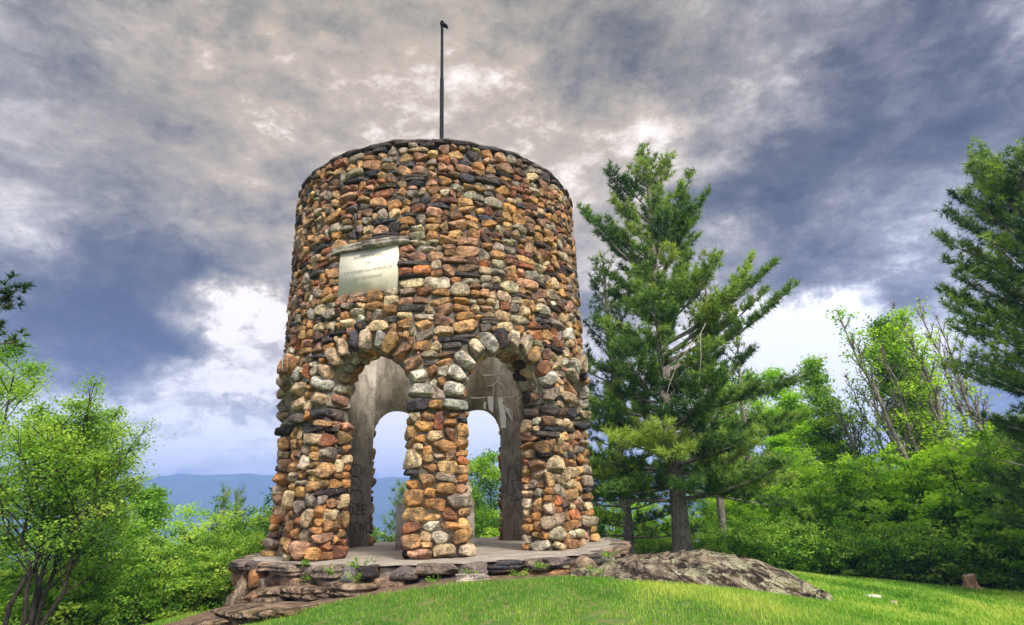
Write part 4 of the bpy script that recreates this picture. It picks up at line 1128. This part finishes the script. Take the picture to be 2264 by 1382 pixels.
# pale, leaning, half bare trees right of the pines
GB = 'pale half bare trees leaning above the thicket'
k_ = 0
for (px, s_, pxt, pyt, bare, nl, rad_, lab) in [
        (2110, 27, 1848, 690, .8, 700, .10, 'leaning bare tree whose top rises leftmost over the thicket'), (2080, 28, 1880, 740, .9, 300, .07, 'thin leaning bare tree just right of the leftmost one'),
        (2180, 27, 1985, 690, .5, 2200, .13, 'thick leaning trunk crossing in front of the tall green crown'), (2200, 28, 1965, 668, .95, 200, .09, 'bare leaning tree with twiggy top right of the tall green crown'),
        (2225, 29, 2025, 662, .95, 150, .08, 'bare twiggy tree, middle of those beside the big dark pine'), (2250, 28, 2065, 700, .95, 150, .08, 'bare twiggy tree nearest the big dark pine'),
        (2000, 30, 1835, 880, .8, 600, .08, 'short bare leaning tree low over the thicket'), (2140, 31, 1990, 790, .7, 900, .08, 'slender pale trunk far back between the leaning trees'), (2290, 29, 2130, 850, .9, 300, .10, 'pale leaning trunk under the boughs of the big dark pine'),
        (2150, 27, 1925, 735, .85, 500, .06, 'thin bare stem crossing the dense green crown low down'), (2240, 30, 2045, 735, .95, 150, .06, 'faint bare stem behind the middle twiggy tree'), (2050, 29, 1865, 830, .8, 500, .06, 'thin bare stem low at the left of the leaning group')]:
    s_ -= .6; b_, h_, l_ = span(px, s_, pxt, pyt-12)
    broadleaf('bare_tree', b_, h_, 1.4, lab, 70+k_, 1, 'leaf_yellow', .12, nl, rad_*1.45, l_, .3, 'bark_grey', 'tree', GB, 26, .2, bare, tws=1.6, rise=(1.1, 2.0)); k_ += 1
b_, h_, l_ = span(2080, 29., 1945, 705)
broadleaf('leafy_tree', b_, h_, 1.6, 'tall dense green crown standing among the bare leaning trees', 81, 2, 'leaf_bright', .12, 26000, .10, l_, .45, limbs=26, clump=.3, fan=.06)
b_, h_, l_ = span(1850, 31., 1795, 790)
broadleaf('leafy_tree', b_, h_, 1.1, 'slim fresh green tree alone against the bright sky gap', 82, 1, 'leaf_bright', .12, 13000, .09, l_, .25, limbs=24, clump=.25)
b_, h_, l_ = span(1885, 33., 1840, 885)
broadleaf('leafy_tree', b_, h_, .9, 'short slim green tree right of the one in the bright sky gap', 83, 1, 'leaf_mid', .12, 4200, .07, l_, .35, limbs=16, clump=.22)
sap = None; i = 0
for (px, s_, pyt, rz) in [(1660, 31, 830, 0), (1700, 30, 820, 1), (1745, 31, 810, 2), (1780, 30, 860, 3), (1815, 32, 880, 4), (1600, 30, 900, 5), (1850, 31, 930, .5), (1630, 32, 840, 3.3), (1720, 28.5, 900, 2.2), (1660, 28, 930, 4.4), (1790, 28.5, 930, 5.5), (1745, 28, 960, 1.2)]:
    b_, h_, l_ = span(px, s_, px-20, pyt)
    if sap is None: hs_ = h_; sap = broadleaf('sapling', b_, h_, 1.25, 'yellow green sapling with thin pale stem in the row right of the white pine', 91, 1, 'leaf_yellow', .12, 7000, .05, (-.3, 0), .25, 'bark_grey', 'sapling', 'young saplings behind the white pine', 18, .22, .15)
    else: relocate(sap, True, b_, (1, 1, h_/hs_), rz)

# thicket along the lawn on the right
shA = shrub('thicket_shrub', (0, 0, 0), 4.4, 2.5, 'light green bush in the upper part of the thicket behind the lawn', 101, 'leaf_yellow', .13, 11000, 'bushes of the thicket behind the lawn', stems=13)
shB = shrub('thicket_shrub', (0, 0, 0), 4.2, 2.6, 'olive green bush in the upper part of the thicket behind the lawn', 102, 'leaf_mid', .12, 11000, 'bushes of the thicket behind the lawn', stems=13)
shC = shrub('thicket_shrub', (0, 0, 0), 2.2, 1.6, 'low dark bush along the foot of the thicket where the lawn ends', 103, 'leaf_mid', .09, 7000, 'low bushes at the lawn edge', stems=10)
used = set(); rt = np.random.RandomState(77)
def scatter(proto, px, s_, sc_):
    relocate(proto, proto.name in used, base(px, s_), (sc_*rt.uniform(.9, 1.15), sc_*rt.uniform(.9, 1.15), sc_), rt.rand()*6.28); used.add(proto.name)
for px, s_, sc_ in [(1610, 25, .72), (1680, 26, .9), (1750, 26, .98), (1820, 26, 1.18), (1900, 26.5, 1.1), (1985, 26, 1.12), (2070, 26, 1.1), (2150, 25.5, 1.12), (2235, 25, 1.2), (2320, 24, 1.2)]:
    scatter(shA if rt.rand() < .6 else shB, px, s_, sc_)
for px, s_, sc_ in [(1560, 29, .8), (1640, 30, .9), (1720, 30, 1.05), (1800, 31, 1.15), (1880, 31, 1.05), (1960, 31, 1.05), (2040, 30, 1.05), (2120, 30, 1.05), (2200, 30, 1.3), (2290, 29, 1.3), (2380, 27, 1.1), (1460, 30, .9), (1340, 27, .75), (1400, 29, .8)]:
    scatter(shB if rt.rand() < .5 else shA, px, s_, sc_)
for px, s_, sc_ in [(1560, 22.5, .7), (1640, 22.8, .9), (1705, 22.5, 1.), (1765, 23, 1.05), (1825, 23, 1.0), (1880, 23.2, 1.1), (1940, 23.4, .95), (2000, 23.6, 1.1), (2060, 23.8, 1.), (2115, 24, 1.1), (2175, 24, 1.05), (2235, 23.8, 1.1), (2300, 23.5, 1.1), (1340, 24, .8), (1420, 24, .8), (1475, 25, .9)]:
    scatter(shC, px, s_, sc_)

# bushes on the slope left of and behind the tower
shD = shrub('slope_shrub', (0, 0, 0), 3.0, 2.0, 'bright bush on the slope left of the tower', 111, 'leaf_bright', .085, 12000, 'bushes on the slope left of the tower', stems=12)
shE = shrub('slope_shrub', (0, 0, 0), 3.4, 2.2, 'deeper green bush on the slope left of the tower', 112, 'leaf_mid', .085, 12000, 'bushes on the slope left of the tower', stems=12)
for px, s_, sc_ in [(40, 15.5, .8), (150, 15.5, .75), (250, 14.8, .65), (330, 14.2, .62), (410, 14., .62), (480, 14.2, .66), (535, 15.5, .75), (200, 17.5, .9), (300, 17.5, .85), (390, 17.5, .8), (470, 17.5, .92), (550, 18.5, 1.0), (600, 17.5, .95),
                    (60, 21, 1.3), (160, 22, 1.2), (260, 22, 1.1), (360, 23, 1.), (450, 23, 1.15), (530, 22, 1.32), (590, 23, 1.4), (640, 22, 1.3), (420, 30, 1.2), (560, 29, 1.5), (-40, 14.5, .9), (-60, 18, 1.2)]:
    scatter(shD if rt.rand() < .55 else shE, px, s_, sc_)
shF = shrub('garden_shrub', (0, 0, 0), 3.0, 1.8, 'dense bush seen through the arches behind the tower', 113, 'leaf_bright', .10, 9000, 'bushes behind the tower', stems=11)
for px, s_, sc_ in [(720, 20, .8), (800, 20.5, .85), (860, 21, .95), (920, 20, .8), (980, 21, .9), (1045, 20, .85), (1110, 20.5, .85), (1180, 21, 1.), (1250, 21, 1.), (830, 26, 1.2), (1080, 27, 1.1)]:
    scatter(shF, px, s_, sc_)

# ------------------------------------------------------------------ weeds in the platform wall
wd_n = 0
for (x, y, s_, hh, lab) in [(795, 1252, 8.55, .14, 'leafy weed rising at the platform lip left of the front pillar'), (785, 1278, 8.35, .09, 'weed hanging in the wall joint under the platform lip weed'), (735, 1265, 8.7, .10, 'weed in the wall behind the step'),
                            (690, 1275, 9.0, .07, 'small weed low behind the step slab'), (1030, 1272, 7.95, .08, 'weed between two boulders under the front pillar'), (1150, 1272, 8.0, .09, 'weed in the wall joint right of the front pillar'),
                            (1195, 1248, 8.05, .05, 'little weed under the edging slab on the right'), (1312, 1268, 8.5, .10, 'leafy weed where the platform meets the rock outcrop'), (1345, 1225, 9.0, .07, 'grass tuft on top between platform corner and outcrop'),
                            (675, 1243, 9.3, .05, 'tiny weed at the foot of the left front pillar'), (960, 1283, 7.95, .05, 'small weed in the soil below the front pillar'), (600, 1342, 9.0, .05, 'weed patch on soil at the foot of the step')]:
    r = np.random.RandomState(200+wd_n); wd_n += 1; c = at(x, y, s_); root = empty('weed', tuple(c)); tag(root, lab, 'weed'); wb = MB(); tips = []
    for q in range(9):
        a = r.rand()*6.28; P = curve((r.normal()*.03, r.normal()*.02, -.03), (math.cos(a)*1.3, math.sin(a)*.6-.4, r.uniform(.3, 1.2)), hh*r.uniform(.5, 1.9), r, 3, .1, .3); wb.tube(P, .003, 3); tips += [ppt(P, t)[0] for t in (.35, .5, .65, .8, .95)]
    tips = np.array(tips); C = np.repeat(tips, 4, 0)+r.normal(size=(len(tips)*4, 3))*.018; V, F, cc = leaves(C, .024, r, .35+.28*r.normal(size=len(C)))
    mesh_obj('leaves', V, F, M['leaf_mid'], root, cc); wb.build('stem', M['leaf_mid'], root)

# ------------------------------------------------------------------ grass


def grass():
    r = np.random.RandomState(9)
    def band(n, x0, x1, y0, y1, hgt, wdt, keep):
        x = r.uniform(x0, x1, n); y = r.uniform(y0, y1, n); m = keep(x, y); return x[m], y[m], np.full(m.sum(), hgt), np.full(m.sum(), wdt)
    def near_keep(x, y):
        rr = np.hypot(x, y*.97); nz = snoise(np.stack([x, y, x*0], -1), 3, 4., 6)*.22
        k = rr+nz > 4.45+.08*r.normal(size=len(x))
        pth = np.hypot((x+3.0)*.75, (y+3.5)*.9)+nz; k &= pth > 1.25+.25*r.rand(len(x))
        return k & ~((x > 2.2) & (x < 6.1) & (y > -4.5+(x-2.2)*.22) & (y < -2.2))
    parts = [band(150000, -4.6, 6.5, -8.6, -3.2, .048, .0052, near_keep), band(90000, 5., 17, -7, 3, .07, .010, near_keep), band(90000, 6, 24, -2, 10.5, .085, .016, near_keep), band(26000, -7, -3.3, -5.5, .5, .08, .008, near_keep)]
    x = np.concatenate([p[0] for p in parts]); y = np.concatenate([p[1] for p in parts]); h = np.concatenate([p[2] for p in parts]); wd = np.concatenate([p[3] for p in parts])
    kq = snoise(np.stack([x, y, x*0], -1), 21, 6.5, 9) + .8*snoise(np.stack([x, y, x*0], -1), 22, 26, 9) < 1.35; x, y, h, wd = x[kq], y[kq], h[kq], wd[kq]
    z = TZ(x, y); n = len(x); pat = snoise(np.stack([x, y, x*0], -1), 12, 2.2, 8); pat2 = snoise(np.stack([x, y, x*0], -1), 13, 9, 8)
    h = h*(.55+.75*r.rand(n))*(1+.25*pat); a = r.rand(n)*6.283; ln = r.uniform(.1, .75, n)
    t = np.stack([np.cos(a), np.sin(a), np.zeros(n)], 1); s_ = np.stack([-np.sin(a), np.cos(a), np.zeros(n)], 1); B = np.stack([x, y, z-.005], 1)
    up = np.array([0, 0, 1.])
    m1 = B+up*(h*.6)[:, None]+t*(h*ln*.3)[:, None]; tipp = B+up*(h*(1-.25*ln))[:, None]+t*(h*ln)[:, None]
    W = s_*wd[:, None]
    V = np.stack([B-W*.5, B+W*.5, m1+W*.4, m1-W*.4, tipp], 1).reshape(-1, 3); i = np.arange(n)[:, None]*5
    c = np.clip(.45+.30*pat+.20*pat2+.18*r.normal(size=n), 0, 1); c = np.where(r.rand(n) < .06+.05*np.clip(pat2, 0, 1), 1., c); c = np.repeat(c, 5)
    o = mesh_obj('grass', V, [i+np.array([[0, 1, 2, 3]]), i+np.array([[3, 2, 4]])], M['grassb'], None, np.stack([c, c, c, np.ones_like(c)], 1))
    tag(o, 'short green lawn grass with dry yellow patches on the mound and far lawn', 'grass', kind='stuff')


grass()

# ------------------------------------------------------------------ haze
b = MB(); b.box((0, 300, 59.5), (3600, 3800, 122.5))
hz = bpy.data.materials.new('haze_air'); hz.use_nodes = True; hs = NT(hz.node_tree); ho = hs.new('ShaderNodeOutputMaterial'); pv = hs.new('ShaderNodeVolumePrincipled')
pv.inputs['Color'].default_value = (.29, .47, 1., 1); pv.inputs['Density'].default_value = 6.5e-4; pv.inputs['Anisotropy'].default_value = 0.
hs.t.links.new(pv.outputs[0], ho.inputs['Volume'])
tag(b.build('haze', hz), kind='stuff')
